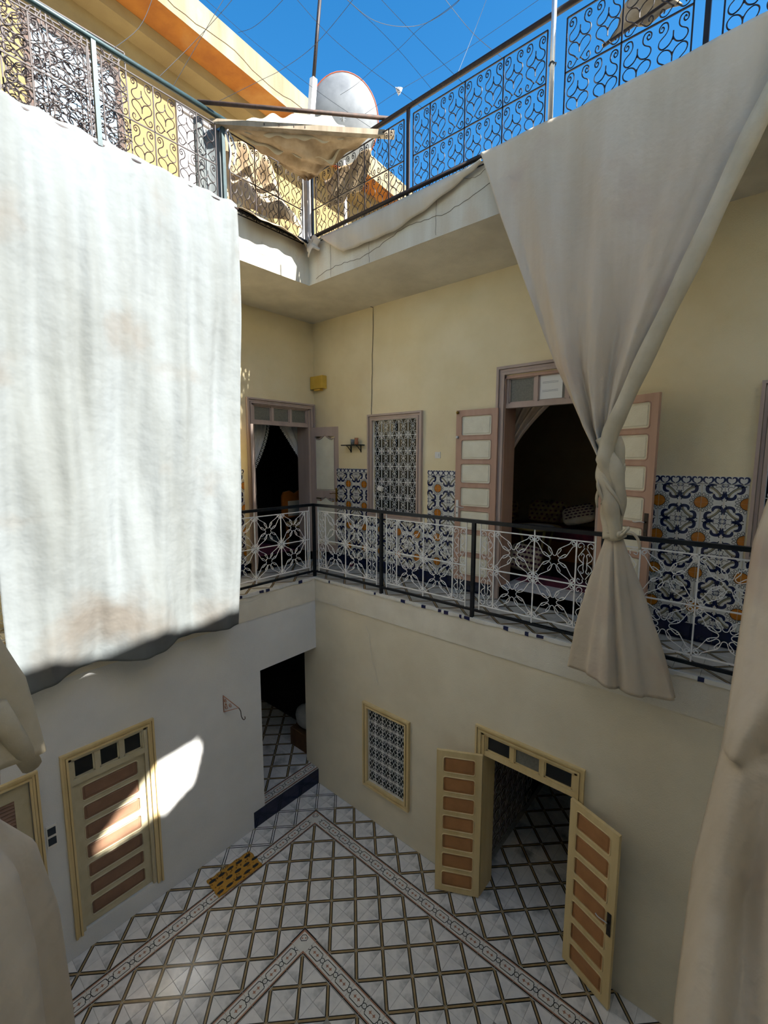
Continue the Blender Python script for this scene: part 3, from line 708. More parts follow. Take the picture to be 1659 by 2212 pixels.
def window(name, pl, u0, u1, z0, z1, w_, m, cols, rows, fn, label, bar=.008, rc=.0034, mi='iron_white'):
    e = thing(name, label, 'window', kind='structure')
    molding(e, pl, u0, u1, z0, z1, w_, m)
    a, c, f, g = u0+w_, u1-w_, z0+w_, z1-w_
    b = MB(); q = lambda u, z: pl.p(u, .0, z)
    for i in range(cols+1): u = lerp(a, c, i/cols); b.obox(q(u, f), q(u, g), bar, bar, mi)
    for j in range(rows+1): z = lerp(f, g, j/rows); b.obox(q(a-.01, z), q(c+.01, z), bar, bar, mi)
    gr = b.build('grille', e)
    me = iron('scroll', fn(), rc, mi, (c-a)/cols/2*.95, (g-f)/rows/2*.96)
    for i in range(cols):
        for j in range(rows): put('scroll', me, gr, **place(pl, lerp(a, c, (i+.5)/cols), 0, lerp(f, g, (j+.5)/rows)))
    b = MB(); pl.box(b, a-.02, c+.02, -.05, -.04, f-.02, g+.02, 'glass_dark'); b.build('pane', e)
    b = MB(); w2 = .035; cm = (a+c)/2
    for p in ((a, a+w2, f, g), (c-w2, c, f, g), (cm-.02, cm+.02, f, g)): pl.box(b, p[0], p[1], -.04, -.03, p[2], p[3], 'dark')
    b.build('sash', e)
    return e
window('window_1', RU, -4.995, -3.912, 4.49, 6.14, .10, 'wood_mauve', 5, 6, knot_grille, 'tall upper window in a mauve frame with white scroll grille')
window('window_2', RU, -.10, 1.05, 4.49, 6.15, .10, 'wood_mauve', 5, 6, knot_grille, 'partly seen mauve framed gallery window at the right edge')
window('window_3', RG, -4.296, -3.433, .545, 1.875, .085, 'wood_cream', 5, 6, cross_grille, 'small ground floor window in a cream frame with white grille', bar=.006, rc=.0028)
# upper right double door
d = thing('door_1', 'mauve gallery double door standing open with ivory panels and transom', 'door', kind='structure')
molding(d, RU, -2.735, -1.35, G, 6.60, .11, 'wood_mauve', bottom=False); lining(d, RU, -2.65, -1.43, G+.17, 6.48, 'wood_pink')
transom(d, RU, -2.63, -1.45, 6.08, 6.50, 'wood_mauve', [0, 1, 2], ['glass_frost', 'glass_frost', 'glass_dark'])
b = MB(); RU.box(b, -2.20, -1.92, -.035, -.03, 6.16, 6.44, 'paper')
for k in range(2):
    for r in range(2): RU.box(b, -2.16, -1.97, -.0295, -.029, 6.36-.10*k-.014*r, 6.364-.10*k-.014*r, 'paper_ink')
b.build('paper_sheet', d)
leaf(d, (-2.69, YW-.05, G+.19), pi+radians(2.5), .60, 2.34, 7, 'wood_pink', 'panel_ivory', (.56, 1.0, 1, 'silver'), label='left leaf folded back against the wall')
LB = [o for o in d.children if o.name.startswith('leaf')][0]
for zk, mk in ((2.31, 'brass'), (1.98, 'silver')): bb = MB(); bb.ball((.575, .03, zk), .022, mk, 10); bb.build('knob', LB)
leaf(d, (-1.42, YW-.04, G+.19), -radians(24), .62, 2.34, 7, 'wood_pink', 'panel_ivory', (.575, 1.02, -1, 'lock_dark'), label='right leaf partly hidden behind the twisted curtain')
# upper left corner door
d = thing('door_2', 'narrow mauve gallery door in the corner with lace curtains inside', 'door', kind='structure')
molding(d, LU, 4.05, 5.44, G, 6.40, .09, 'wood_mauve', bottom=False); lining(d, LU, 4.15, 5.34, G+.17, 6.33, 'wood_mauve')
transom(d, LU, 4.16, 5.33, 5.99, 6.34, 'wood_mauve', [0, 1, 2], ['glass_frost']*3)
leaf(d, (XW+.03, 5.37, G+.19), radians(10.5), .60, 2.24, 2, 'wood_mauve', 'panel_ivory', (.545, 1.05, -1, 'brass'), arch=True, label='right leaf with two arched panels')
leaf(d, (XW+.03, 4.15, G+.19), -radians(35), .56, 2.2, 2, 'wood_mauve', 'panel_ivory', None, arch=True, label='left leaf seen edge on')
# ground double door
d = thing('door_3', 'cream ground floor double door standing open with tan panels', 'door', kind='structure')
molding(d, RG, -2.432, -1.18, 0, 2.27, .075, 'wood_cream', bottom=False, d=.016); lining(d, RG, -2.36, -1.25, 0, 2.2, 'wood_cream')
transom(d, RG, -2.35, -1.26, 1.90, 2.22, 'wood_cream', [0, 1, 2], ['glass_dark', 'glass_frost', 'glass_dark'])
leaf(d, (-2.325, YR-.035, .02), pi+radians(28), .545, 1.90, 7, 'wood_cream', 'panel_tan', None, label='left leaf without a handle')
leaf(d, (-1.29, YR-.035, .02), -radians(21), .545, 1.90, 7, 'wood_cream', 'panel_tan', (.50, .92, -1, 'lock_dark'), label='right leaf with dark lock plate and ring key')
# ground closed door
d = thing('door_4', 'closed cream ground floor door with rose brown panels and three paned transom', 'door', kind='structure')
molding(d, LG, 1.074, 2.01, .22, 2.37, .075, 'wood_cream', bottom=False, d=.016); lining(d, LG, 1.14, 1.93, .24, 2.3, 'wood_ivory')
transom(d, LG, 1.145, 1.925, 1.98, 2.31, 'wood_ivory', [0, 1, 2], ['glass_dark']*3, d=-.02)
leaf(d, (XL-.045, 1.905, .25), -pi/2, .735, 1.735, 7, 'wood_ivory', 'panel_rose', (.69, .86, -1, 'lock_dark'))
# louvred door
d = thing('door_5', 'cream door with rose brown louvred panels at the left edge', 'door', kind='structure')
molding(d, LG, -.15, .888, .18, 2.33, .075, 'wood_cream', bottom=False, d=.016)
e = MB(); lx0, lx1 = -.08, .815; X1 = XL-.03
for a, c, f, g in ((lx0, lx0+.1, .2, 2.25), (lx1-.12, lx1, .2, 2.25), (lx0+.1, lx1-.12, 2.09, 2.25), (lx0+.1, lx1-.12, 1.30, 1.38), (lx0+.1, lx1-.12, .2, .34)): e.box(X1-.035, X1, a, c, f, g, 'wood_ivory')
L = e.build('leaf', d)
for z0, z1 in ((.34, 1.30), (1.38, 2.09)):
    n = int((z1-z0)/.036)
    for k in range(n):
        z = z0+(k+.5)*(z1-z0)/n; b = MB(); y0_, y1_ = lx0+.1, lx1-.12
        b.add([(X1-.03, y0_, z+.018), (X1-.03, y1_, z+.018), (X1-.002, y1_, z-.012), (X1-.002, y0_, z-.012), (X1-.036, y0_, z+.012), (X1-.036, y1_, z+.012), (X1-.008, y1_, z-.018), (X1-.008, y0_, z-.018)], [(0, 3, 2, 1), (4, 5, 6, 7), (3, 7, 6, 2), (0, 1, 5, 4)], 'panel_rose'); b.build('slat', L)
# ================================================= SMALL THINGS
def one(name, b, label, cat, group=None, **k): return tag(b.build(name, **k), label, cat, group)
b = MB(); b.box(-6.10, -5.96, 5.24, YW, 6.62, 6.86, 'box_yellow', ch=.006); b.box(-6.30, -6.06, 5.22, YW, 6.65, 6.87, 'box_yellow', ch=.006)
b = MB(); b.box(-6.31, -5.99, 5.36, YW, 6.66, 6.875, 'box_yellow', ch=.006); jb = one('junction_box', b, 'yellow painted junction box high in the gallery corner', 'box')
bb = MB(); bb.box(-6.24, -6.08, 5.38, 5.45, 6.63, 6.66, 'box_yellow'); bb.build('conduit', jb)
t_ = thing('light_switch', 'square white light switch between the upper window and the open door', 'switch', (-3.642, YW, 5.489))
b = MB(); b.box(-.045, .045, -.012, 0, -.045, .045, 'plastic_white', ch=0); b.build('plate', t_); b = MB(); b.box(-.022, .022, -.018, -.012, -.022, .022, 'plastic_white'); b.build('rocker', t_)
t_ = thing('light_switch', 'pair of dark switches in a white plate beside the closed ground floor door', 'switch', (XL, .955, 1.55))
b = MB(); b.box(0, .01, -.045, .045, -.12, .12, 'plastic_white'); b.build('plate', t_)
for z in (-.055, .055): b = MB(); b.box(.01, .016, -.035, .035, z-.04, z+.04, 'plastic_dark'); b.build('rocker', t_)
# shelf with cups
t_ = thing('wall_shelf', 'small dark wall shelf on two brackets beside the upper window', 'shelf', (-5.30, YW, 5.66))
b = MB(); b.box(-.21, .21, -.14, 0, -.008, .008, 'iron_black'); b.build('board', t_)
for x in (-.10, .13):
    b = MB(); b.box(x-.008, x+.008, -.012, 0, -.12, -.008, 'iron_black'); b.tube(spline([(x, -.12, -.012), (x, -.08, -.03), (x, -.01, -.10)], 3), .006, 'iron_black', 5); b.build('bracket', t_)
b = MB(); prof = [(0, .0), (.028, 0), (.034, .02), (.026, .06), (.034, .10)]
def lathe(b, prof, m, n=12, c=(0, 0, 0)):
    vs = [(c[0]+r*cos(2*pi*j/n), c[1]+r*sin(2*pi*j/n), c[2]+z) for r, z in prof for j in range(n)]
    b.add(vs, [(i*n+j, i*n+(j+1) % n, (i+1)*n+(j+1) % n, (i+1)*n+j) for i in range(len(prof)-1) for j in range(n)], m, True); return b
lathe(b, [(.001, 0), (.030, 0), (.036, .03), (.026, .07), (.036, .11), (.030, .11), (.022, .07), (.001, .02)], 'terracotta'); one('cup', b, 'terracotta cup standing on the dark wall shelf', 'cup', loc=(-5.21, YW-.07, 5.668))
b = MB(); lathe(b, [(.001, 0), (.030, 0), (.036, .09), (.033, .09), (.027, .006), (.001, .004)], 'glass_clear'); one('drinking_glass', b, 'clear drinking glass on the dark wall shelf beside the cup', 'glass', loc=(-5.30, YW-.07, 5.668))
q = at(1, YW-.04, 822, 1055)
b = MB(); b.box(-.045, .045, -.03, .02, -.035, .035, 'plastic_white', ch=.004); one('hanging_box', b, 'small pale box hooked on the upper window grille', 'box', loc=tuple(q), rot=(0, radians(18), 0))
b = MB(); cp = [(790, 1352), (797, 1372), (800, 1400), (805, 1430), (812, 1455), (818, 1482)]
b.tube([at(1, YR-.013, x, y) for x, y in cp], .0035, 'plaster_edge', 4); one('plaster_crack', b, 'raised hairline crack in the plaster above the small ground floor window', 'crack')
# cable from the ceiling to the window
b = MB(); c0 = at(1, YW-.01, 806, 664); c1 = at(1, YW-.01, 802, 905)
b.tube([tuple(at(0, XW+.4, 690, 632))]+[tuple(c0)]+[(lerp(c0.x, c1.x, i/12)+random.uniform(-.006, .006), YW-.008, lerp(c0.z, c1.z, i/12)) for i in range(1, 13)], .004, 'iron_rust', 4)
one('wall_cable', b, 'thin cable running down the yellow wall to the upper window', 'cable')
# filigree bracket with hook
t_ = thing('lamp_bracket', 'small rusty filigree wall bracket with a hook near the passage', 'bracket', (XL, 2.92, 2.14), radians(18))
b = MB(); A = [(.004, 0, .115), (.004, 0, -.115), (.26, 0, .0)]
b.tube(A, .008, 'terracotta', 4, closed=True); b.build('frame', t_)
b = MB()
for cx, cz, r in ((.04, .05, .028), (.05, -.04, .034), (.12, .0, .03), (.045, .0, .015)): b.tube([(cx+x, 0, cz+z) for x, z in spiral(0, 0, r, 1, 1.6, 12)], .004, 'terracotta', 4)
b.build('scroll', t_)
b = MB(); b.tube(spline([(.26, 0, 0), (.29, 0, -.04), (.30, 0, -.11), (.33, 0, -.15), (.36, 0, -.13), (.355, 0, -.10)], 4), .006, 'iron_rust', 5); b.build('hook', t_)
# door mat
mc = [at(2, .012, *p) for p in ((542, 1831), (575, 1862), (468, 1956), (437, 1902))]
ctr = sum(mc, Vector())/4; L_, W_ = .62, .33
mt = MB(); n = 22
mt.grid(lambda u, v: ((u-.5)*L_+.006*sin(v*19), (v-.5)*W_+.006*sin(u*31), .009+.004*sin(u*9)*sin(v*5)), n, 10, 'mat_yellow')
random.seed(5)
for i in range(5):
    for j in range(3):
        cx, cy = -.26+i*.125+(j % 2)*.05, -.11+j*.105
        if abs(cx) > .29: continue
        mt.add([(cx+.046*cos(a), cy+.019*sin(a), .0145) for a in [2*pi*k/12 for k in range(12)]], [tuple(range(12))], 'ink')
for i in range(70):
    cx, cy = random.uniform(-.29, .29), random.uniform(-.15, .15); r = random.uniform(.005, .009)
    mt.stroke([(cx+r*cos(a), cy+r*sin(a)) for a in [2*pi*k/7 for k in range(7)]], .0035, 'mat_brown', .0142, True)
dm = mt.build('doormat', loc=(ctr.x, ctr.y, .004), rot=(0, 0, radians(90-2))); cloth(dm, .004); tag(dm, 'mustard yellow doormat with black ovals lying across the tile border', 'mat')
# slipper on gallery floor
b = MB(); b.grid(lambda u, v: (.045*cos(2*pi*u)*sin(pi*max(.02, v))*(1.1-.3*v), -.11+.24*v, .02+.022*sin(2*pi*u)*sin(pi*max(.02, v))+.02*v), 12, 8, 'fabric_red', closed=True)
p = at(2, G+.02, 760, 1222); one('slipper', b, 'dark red slipper on the gallery floor behind the railing near the corner', 'slipper', loc=(p.x, p.y, G+.012), rot=(0, 0, .6))
# ---- doorway curtains
def drape(name, P, nu, nv, m, label, cat='curtain', th=.003, root=None, group=None):
    b = MB(); b.grid(P, nu, nv, m); o = b.build(name, root); cloth(o, th)
    if label: tag(o, label, cat, group)
    return o
yd = YW+.36
def dc(u, v):
    tl, tr = at(1, yd, 1102, 862), at(1, yd, 1214, 850); bl, br = at(1, yd, 1086, 1000), at(1, yd, 1092, 1018)
    k = v**.75; p = (tl.lerp(bl, v)).lerp(Vector((0, 0, 0)), 0); R_ = Vector((lerp(tr.x, br.x, 1-(1-v)**1.7), 0, lerp(tr.z, br.z, v)))
    x = lerp(p.x, R_.x, u); z = lerp(p.z, R_.z, u); return (x, yd+.03*sin(u*26)*(1-.5*v), z+.02*sin(u*5)*v)
drape('door_curtain', dc, 60, 24, 'curtain_pale', 'pale curtain swept to the left inside the open gallery double door')
xd = XW-.34
def lace(name, tl, tr, bl, br, pw, label):
    TL, TR, BL, BR = [at(0, xd, *q) for q in (tl, tr, bl, br)]
    def f(u, v):
        a = TL.lerp(BL, v); c = Vector((xd, lerp(TR.y, BR.y, v**pw), lerp(TR.z, BR.z, v))); p = a.lerp(c, u); return (xd+.022*sin(u*24)*(1-.3*v), p.y, p.z)
    o = drape(name, f, 40, 20, 'curtain_lace', label)
    inner = 1 if abs(TR.y-TL.y) > 0 and name == 'lace_curtain' and tl[0] < 560 else 0
    b = MB()
    for k in range(30):
        p = f(inner, (k+.5)/30)
        for q in range(2): b.ball((p[0]+.03+.005*q, p[1]+(.018*q+.006*(k % 2))*(1 if inner else -1), p[2]-.01*q), .011, 'plastic_white', 6)
    b.build('bobble_trim', o)
lace('lace_curtain', (540, 905), (578, 908), (540, 1002), (548, 1010), 1.6, 'left lace curtain with bobble trim inside the corner gallery door')
lace('lace_curtain', (598, 912), (668, 918), (660, 1012), (672, 1030), 1.0, 'right lace curtain with bobble trim inside the corner gallery door')
# chair in the corner room
p0, p1 = at(0, -7.1, 611, 1100), at(0, -7.1, 662, 1100)
t_ = thing('chair', 'orange wood chair with cream upholstered back in the dark corner room', 'chair', (-7.1, (p0.y+p1.y)/2, G+.17)); wv = (p1.y-p0.y)/2; zt_ = p0.z-G-.17
b = MB(); hw = .30
top = [(-hw, .55), (-hw, .98), (-hw*.85, 1.06), (-hw*.4, 1.08), (0, 1.02), (hw*.4, 1.08), (hw*.85, 1.06), (hw, .98), (hw, .55)]
k = len(top); b.add([(0, x, z) for x, z in top]+[(-.04, x, z) for x, z in top], [tuple(range(k)), tuple(range(k, 2*k))[::-1]]+[(i, i+1, k+i+1, k+i) for i in range(k-1)], 'wood_orange'); b.build('backrest', t_)
b = MB(); b.box(.0, .012, -.17, .17, .58, .88, 'canvas_cream', ch=.01); tag(b.build('back_cushion', t_), 'cream back pad')
b = MB(); b.box(-.02, .45, -.22, .22, .40, .48, 'fabric_gold', ch=.02); b.build('seat', t_)
for x in (0, .42):
    for y in (-.2, .2): b = MB(); b.box(x-.02, x+.02, y-.02, y+.02, 0, .40, 'wood_orange'); b.build('leg', t_)
b = MB(); b.box(-7.6, -6.65, 4.0, 5.2, G+.172, G+.18, 'fabric_red'); one('rug', b, 'dark red rug on the floor inside the corner gallery door', 'rug')
# ---- sofa group in the gallery room
FZ = G+.17
def cushion(name, c, sx, sy, sz, m, label, rot=(0, 0, 0), dots=None, cat='cushion', group=None):
    b = MB()
    def f(u, v):
        a = 2*pi*u; q = pi*(v-.5); ex = .45
        s_ = lambda x, e: math.copysign(abs(x)**e, x)
        return (sx/2*s_(cos(q), ex)*s_(cos(a), ex), sy/2*s_(cos(q), ex)*s_(sin(a), ex), sz/2*s_(sin(q), .8)*(1-.15*abs(cos(a)*sin(a))))
    b.grid(f, 24, 12, m, closed=True)
    if dots:
        for i in range(7):
            for j in range(5):
                x, y = sx*(-.38+.127*i+(j % 2)*.05), sy*(-.36+.18*j); r = .028 if (i+j) % 2 else .022
                if abs(x) > sx*.44: continue
                z = sz/2*(1-.25*(abs(2*x/sx)**4+abs(2*y/sy)**4))+.004
                for sg in (1, -1): b.add([(x+r*cos(a), y+r*.8*sin(a), sg*z) for a in [2*pi*k/8 for k in range(8)]], [tuple(range(8))], dots)
    o = b.build(name, loc=c, rot=rot); return tag(o, label, cat, group)
t_ = thing('sofa', 'low banquette sofa in gold flowered fabric along the dim room wall', 'sofa', (-2.4, 8.0, FZ))
b = MB(); b.box(-1.4, 2.0, -.45, .38, 0, .32, 'wood_orange'); b.build('base', t_); b = MB(); b.box(-1.4, 2.0, -.48, .38, .32, .50, 'fabric_red', ch=.03); b.build('seat', t_)
def on(y, px, py): return tuple(at(1, y, px, py))
cushion('cushion', on(7.95, 1092, 1102), .48, .42, .16, 'fabric_gold', 'leftmost gold flowered back cushion on the sofa', (radians(72), 0, .1), 'dot_plum')
cushion('cushion', on(7.95, 1182, 1104), .70, .42, .16, 'fabric_gold', 'wide gold flowered back cushion in the middle of the sofa', (radians(72), 0, 0), 'fabric_red')
cushion('pillow', on(7.55, 1250, 1112), .50, .42, .16, 'fabric_dots', 'spotted plum and cream pillow leaning on the sofa', (radians(28), radians(-14), .3), 'dot_plum', 'pillow')
cushion('pillow', on(6.35, 1135, 1205), .46, .40, .17, 'fabric_dots', 'spotted pillow on the floor near the doorway', (radians(70), radians(10), .5), 'dot_plum', 'pillow')
p = on(6.9, 1160, 1136)
t_ = thing('round_table', 'round gold table with a doily in front of the sofa', 'table', (p[0], p[1], FZ)); ht = p[2]-FZ
b = MB(); lathe(b, [(.001, ht-.04), (.36, ht-.04), (.38, ht-.02), (.36, ht), (.001, ht)], 'table_top', 24); b.build('table_top', t_)
for k in range(4): a = pi/4+k*pi/2; b = MB(); b.tube([(.26*cos(a), .26*sin(a), 0), (.2*cos(a), .2*sin(a), ht*.5), (.28*cos(a), .28*sin(a), ht-.04)], .022, 'table_top', 6); b.build('leg', t_)
b = MB(); lathe(b, [(.001, .006), (.2, .006), (.26, .003)], 'curtain_lace', 20); one('doily', b, 'pale lace doily on the round gold table', 'doily', loc=(p[0], p[1], p[2]))
b = MB(); b.box(-2.6, -.9, 5.9, 6.4, FZ+.001, FZ+.008, 'fabric_red'); one('rug', b, 'dark red rug on the floor of the room with the sofa', 'rug')
b = MB()
for i in range(9):
    for j in range(3): b.box(-2.62+i*.21, -2.62+i*.21+.207, YW+.0+j*.21, YW+.207+j*.21, FZ-.002, FZ+.004, 'tile_marble')
b.build('threshold_tile', gfloor, kind='stuff')
# patterned tile wall inside the ground door
b = MB(); b.box(-2.50, -2.492, YR+.3, 6.3, .02, 1.62, 'tile_red')
for j in range(9):
    for k in range(8):
        y, z = YR+.3+.19*j, .02+.2*k; b.box(-2.494, -2.489, y, y+.004, .02, 1.62, 'tile_white') if k == 0 else None
        b.box(-2.494, -2.489, YR+.3, 6.3, z, z+.004, 'tile_white') if j == 0 else None
        bb = [(-2.4885, y+.095+.07*cos(a), z+.1+.07*sin(a)) for a in [pi/4*i for i in range(8)]]
        b.tube(bb, .004, 'tile_white', 3, closed=True); b.tube([(-2.4885, y+.03, z+.03), (-2.4885, y+.16, z+.17)], .004, 'tile_olive', 3); b.tube([(-2.4885, y+.16, z+.03), (-2.4885, y+.03, z+.17)], .004, 'tile_olive', 3)
tag(b.build('inner_dado', kind='structure'), 'dark red patterned tile dado inside the ground floor double door', 'tiles')
# bag and box in the passage
p = at(1, 4.62, 652, 1545)
b = MB(); rb = [(0, .12), (.15, .19), (.45, .22), (.7, .20), (.9, .12), (1, .03)]
b.grid(lambda u, v: (interp(rb, v)*cos(2*pi*u)*(1+.08*sin(5*u*2*pi+v*4)), .8*interp(rb, v)*sin(2*pi*u), .42*v), 20, 12, 'bag_white', closed=True)
one('sack', b, 'white cloth bundle on the box in the dark passage', 'bag', loc=(-6.0, 4.86, .62))
b = MB(); b.box(-.25, .18, -.17, .2, 0, .33, 'cardboard', ch=.01); one('cardboard_box', b, 'brown box standing in the dark passage', 'box', loc=(-5.98, 4.84, .272))
# ================================================= HANGING CANVAS
def wr(u, v, s=1):
    "small wrinkles"
    return s*(.012*sin(u*41+5*sin(v*4))+.008*sin(u*87+v*9)+.006*sin(v*33+u*12)*sin(u*7))
# white sheet on the left
def lsheet(u, v):
    yl = .715; yr = interp([(0, 3.275), (.3, 3.19), (.6, 3.10), (1, 3.0)], v); y = lerp(yl, yr, u)
    top = 8.50+.012*sin(u*60); bot = 3.27+.10*(.5-.5*cos(2*pi*(u*2.1+.02)))*(1-u*.6)+.05*u
    k = math.exp(-v*9); z = lerp(top, bot, v)
    x = -5.02-.12*k
    f = .020*sin(u*55+.8*sin(v*3))*(1-.55*v)+.055*sin(u*17+v*5.5)*min(1, v*2.2)*(.4+.6*v)+.03*sin(u*9-v*11+1)*min(1, v*2)+wr(u, v, .7)
    return (x+f*(1-k*.6)+.05*max(0, v-.85)*sin(u*14)*6, y, z)
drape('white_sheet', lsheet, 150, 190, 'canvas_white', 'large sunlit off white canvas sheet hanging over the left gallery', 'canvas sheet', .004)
# tied beige sheet on the right
LT = [(0, (-2.416, 8.46)), (.2, (-2.181, 7.79)), (.42, (-1.90, 7.08)), (.68, (-1.586, 6.30)), (.87, (-1.309, 5.74)), (1, (-1.136, 5.44))]
RTb = [(0, (.08, 8.47)), (.2, (-.19, 7.80)), (.42, (-.475, 7.07)), (.68, (-.83, 6.17)), (.87, (-1.02, 5.68)), (1, (-1.06, 5.44))]
def rsheet(u, v):
    a = fit([(k, (p[0], p[1], 0)) for k, p in LT], v); c = fit([(k, (p[0], p[1], 0)) for k, p in RTb], v); p = a.lerp(c, u)
    am = .012+.07*v**1.6; w_ = (c-a).length
    f = am*sin(u*21+2*v)+.03*sin(u*8+v*4)*(1-v*.3)*min(1, v*4)+wr(u, v, .5)*(.4+v)
    pin = .10*math.exp(-((u-.25-.6*v)/.10)**2)*v*(1-v)*2
    return (p.x, 4.30-.03*v+(f+pin)*.9, p.y-.02*sin(u*pi)*(1-v))
b = MB(); b.grid(rsheet, 110, 110, 'canvas_tan')
# rolled edge
ep = []; er = []
for i in range(46):
    v = i/45*1.0; q = fit([(k, (p[0], 4.27, p[1])) for k, p in RTb], v); ep.append((q.x-.035, q.y-.03*v+.012*sin(v*17), q.z)); er.append(lerp(.064, .066, v)*(1+.06*sin(v*31)))
for t in range(1, 9): ep.append((-1.10+.018*t, 4.24+.006*t, 5.44-.05*t)); er.append(.066*(1-t/8.5))
b.tube(ep, er, 'canvas_cream', 12)
# twisted rope part
for s_, rr_, ph in ((0, .074, 0), (1, .068, 2.1), (2, .060, 4.2)):
    P = []; R_ = []
    for i in range(34):
        t = i/33; z = lerp(5.62, 4.74, t); cx = interp([(0, -1.10), (.25, -1.045), (.6, -1.02), (1, -.995)], t); a = ph+t*3.6
        P.append((cx+.052*cos(a)*interp([(0, 1.1), (.4, 1.15), (1, .55)], t), 4.30+.045*sin(a), z)); R_.append(rr_*(1+.13*sin(t*19+s_))*interp([(0, .8), (.4, 1), (1, .8)], t))
    b.tube(P, R_, 'canvas_cream', 10)
for i in range(4):   # sharp creases along the twist
    P = [(-1.03+.10*cos(1.3*i+t*3.6/20), 4.245+.03*sin(1.3*i+t*.3), lerp(5.4, 4.85, t/20)-.03*i) for t in range(14)]
    b.tube(P, [.012*sin(pi*(t+.5)/14)+.003 for t in range(14)], 'canvas_cream', 6)
def skirt(b, cx, cy, tab, m, lobes=5, slit=None, ph=0, n=72, nv=40, sx=1, sy=1, bow=0):
    def f(u, v):
        a = 2*pi*u; z = interp([(k, q[0]) for k, q in tab], v); rx = interp([(k, q[1]) for k, q in tab], v); ry = interp([(k, q[2]) for k, q in tab], v); ox = interp([(k, q[3]) for k, q in tab], v)
        g = 1+(.16*sin(a*lobes+ph+v*1.2)+.07*sin(a*lobes*2.3+v*3))*min(1, v*3)
        if slit is not None:
            d = (a-slit+pi) % (2*pi)-pi; g *= 1-.55*math.exp(-(d/.13)**2)*min(1, v*4)
        zz = z+.03*v*sin(a*2+ph)+(bow*sin(a)*v if bow else 0)
        return (cx+ox+rx*cos(a)*g, cy+ry*sin(a)*g, zz)
    b.grid(f, n, nv, m, closed=True)
skirt(b, -.99, 4.31, [(0, (4.80, .055, .05, 0)), (.06, (4.72, .075, .06, 0)), (.3, (4.36, .17, .10, .02)), (.65, (3.86, .29, .12, .06)), (1, (3.42, .375, .13, .11))], 'canvas_tan', 4, slit=-pi/2+.10, ph=.6)
tc = b.build('tied_sheet'); cloth(tc, .004); tag(tc, 'beige canvas sheet twisted and knotted to the right gallery rail', 'canvas sheet')
b = MB()
for k in range(3): b.tube([(-.99+.088*cos(a), 4.31+.075*sin(a), 4.77+.014*k+.012*sin(a+k)) for a in [2*pi*i/20 for i in range(20)]], .013, 'canvas_cream', 6, closed=True)
b.tube(spline([(-.94, 4.24, 4.78), (-.90, 4.20, 4.80), (-.86, 4.21, 4.86), (-.89, 4.22, 4.84), (-.93, 4.23, 4.79), (-.84, 4.20, 4.82), (-.79, 4.22, 4.77), (-.77, 4.24, 4.68)], 4), .012, 'canvas_cream', 6)
b.ball((-.93, 4.23, 4.79), .03, 'canvas_cream', 8); b.build('tie', tc)
# near sheet at the right edge
NE = [(0, (1790, 500, 3.9)), (.18, (1720, 850, 3.45)), (.30, (1659, 1080, 3.15)), (.36, (1625, 1180, 3.05)), (.50, (1580, 1480, 2.8)), (.57, (1558, 1622, 2.68)), (.72, (1490, 1900, 2.42)), (.87, (1450, 2212, 2.12)), (1, (1428, 2480, 1.9))]
NP = [(k, tuple(at(1, q[2], q[0], q[1]))) for k, q in NE]
def nsheet(u, v):
    p = fit(NP, v); x = p.x+1.25*u; kn = max(0, min(1, (v-.50)/.10))
    d = -.10*sin(min(1, u/.15)*pi/2)*kn
    d += .10*math.exp(-((u-.16-.02*sin(v*9))/.05)**2)*kn      # valley
    fold = (u-(.57-v)*1.5)                                       # diagonal fold running up to the right from the knee
    if v < .57: d += -.09*math.exp(-(fold/.07)**2)*min(1, max(0, v-.25)*4)+ .10*math.exp(-((fold-.16)/.07)**2)*min(1, max(0, v-.25)*4)
    d += .03*sin(u*22+v*4)+wr(u, v, .5)
    return (x, p.y+d+.10*(1-math.cos(min(1, u/.04)*pi/2-pi/2)) if u < .04 else p.y+d, p.z-.02*u)
drape('draped_sheet', nsheet, 110, 150, 'canvas_tan', 'beige canvas sheet draped close by at the right edge', 'canvas sheet', .004)
# gathered sheets at the left edge
b = MB(); skirt(b, -3.25, .12, [(0, (8.40, .55, .12, 0)), (.3, (6.4, .30, .12, 0)), (.55, (4.95, .09, .10, 0)), (.6, (4.72, .10, .18, 0)), (.8, (4.2, .18, .34, 0)), (1, (3.74, .24, .39, .03))], 'canvas_cream', 4, ph=1.3, nv=60)
o = cloth(b.build('tied_sheet'), .004); tag(o, 'gathered pale sheet ending in a ragged hem at the left edge', 'canvas sheet')
bb = MB(); bb.tube([(-3.1, .36, 4.1), (-3.12, .44, 3.85), (-3.14, .50, 3.66)], [.06, .055, .05], 'canvas_cream', 10); bb.tube([(-3.3, .30, 3.9), (-3.25, .33, 3.72), (-3.22, .36, 3.58)], [.09, .05, .004], 'canvas_old', 10); bb.build('fold', o)
b = MB(); skirt(b, -1.85, .05, [(0, (8.40, .5, .12, 0)), (.35, (6.0, .25, .12, 0)), (.5, (4.80, .06, .05, 0)), (.6, (4.25, .10, .14, 0)), (.68, (4.10, .16, .22, 0)), (.78, (3.80, .20, .26, 0)), (.9, (3.4, .22, .27, 0)), (1, (2.9, .22, .27, 0))], 'canvas_tan', 3, ph=.4, nv=70)
o = cloth(b.build('tied_sheet'), .004); tag(o, 'bulging cream canvas bundle close by at the lower left corner', 'canvas sheet')
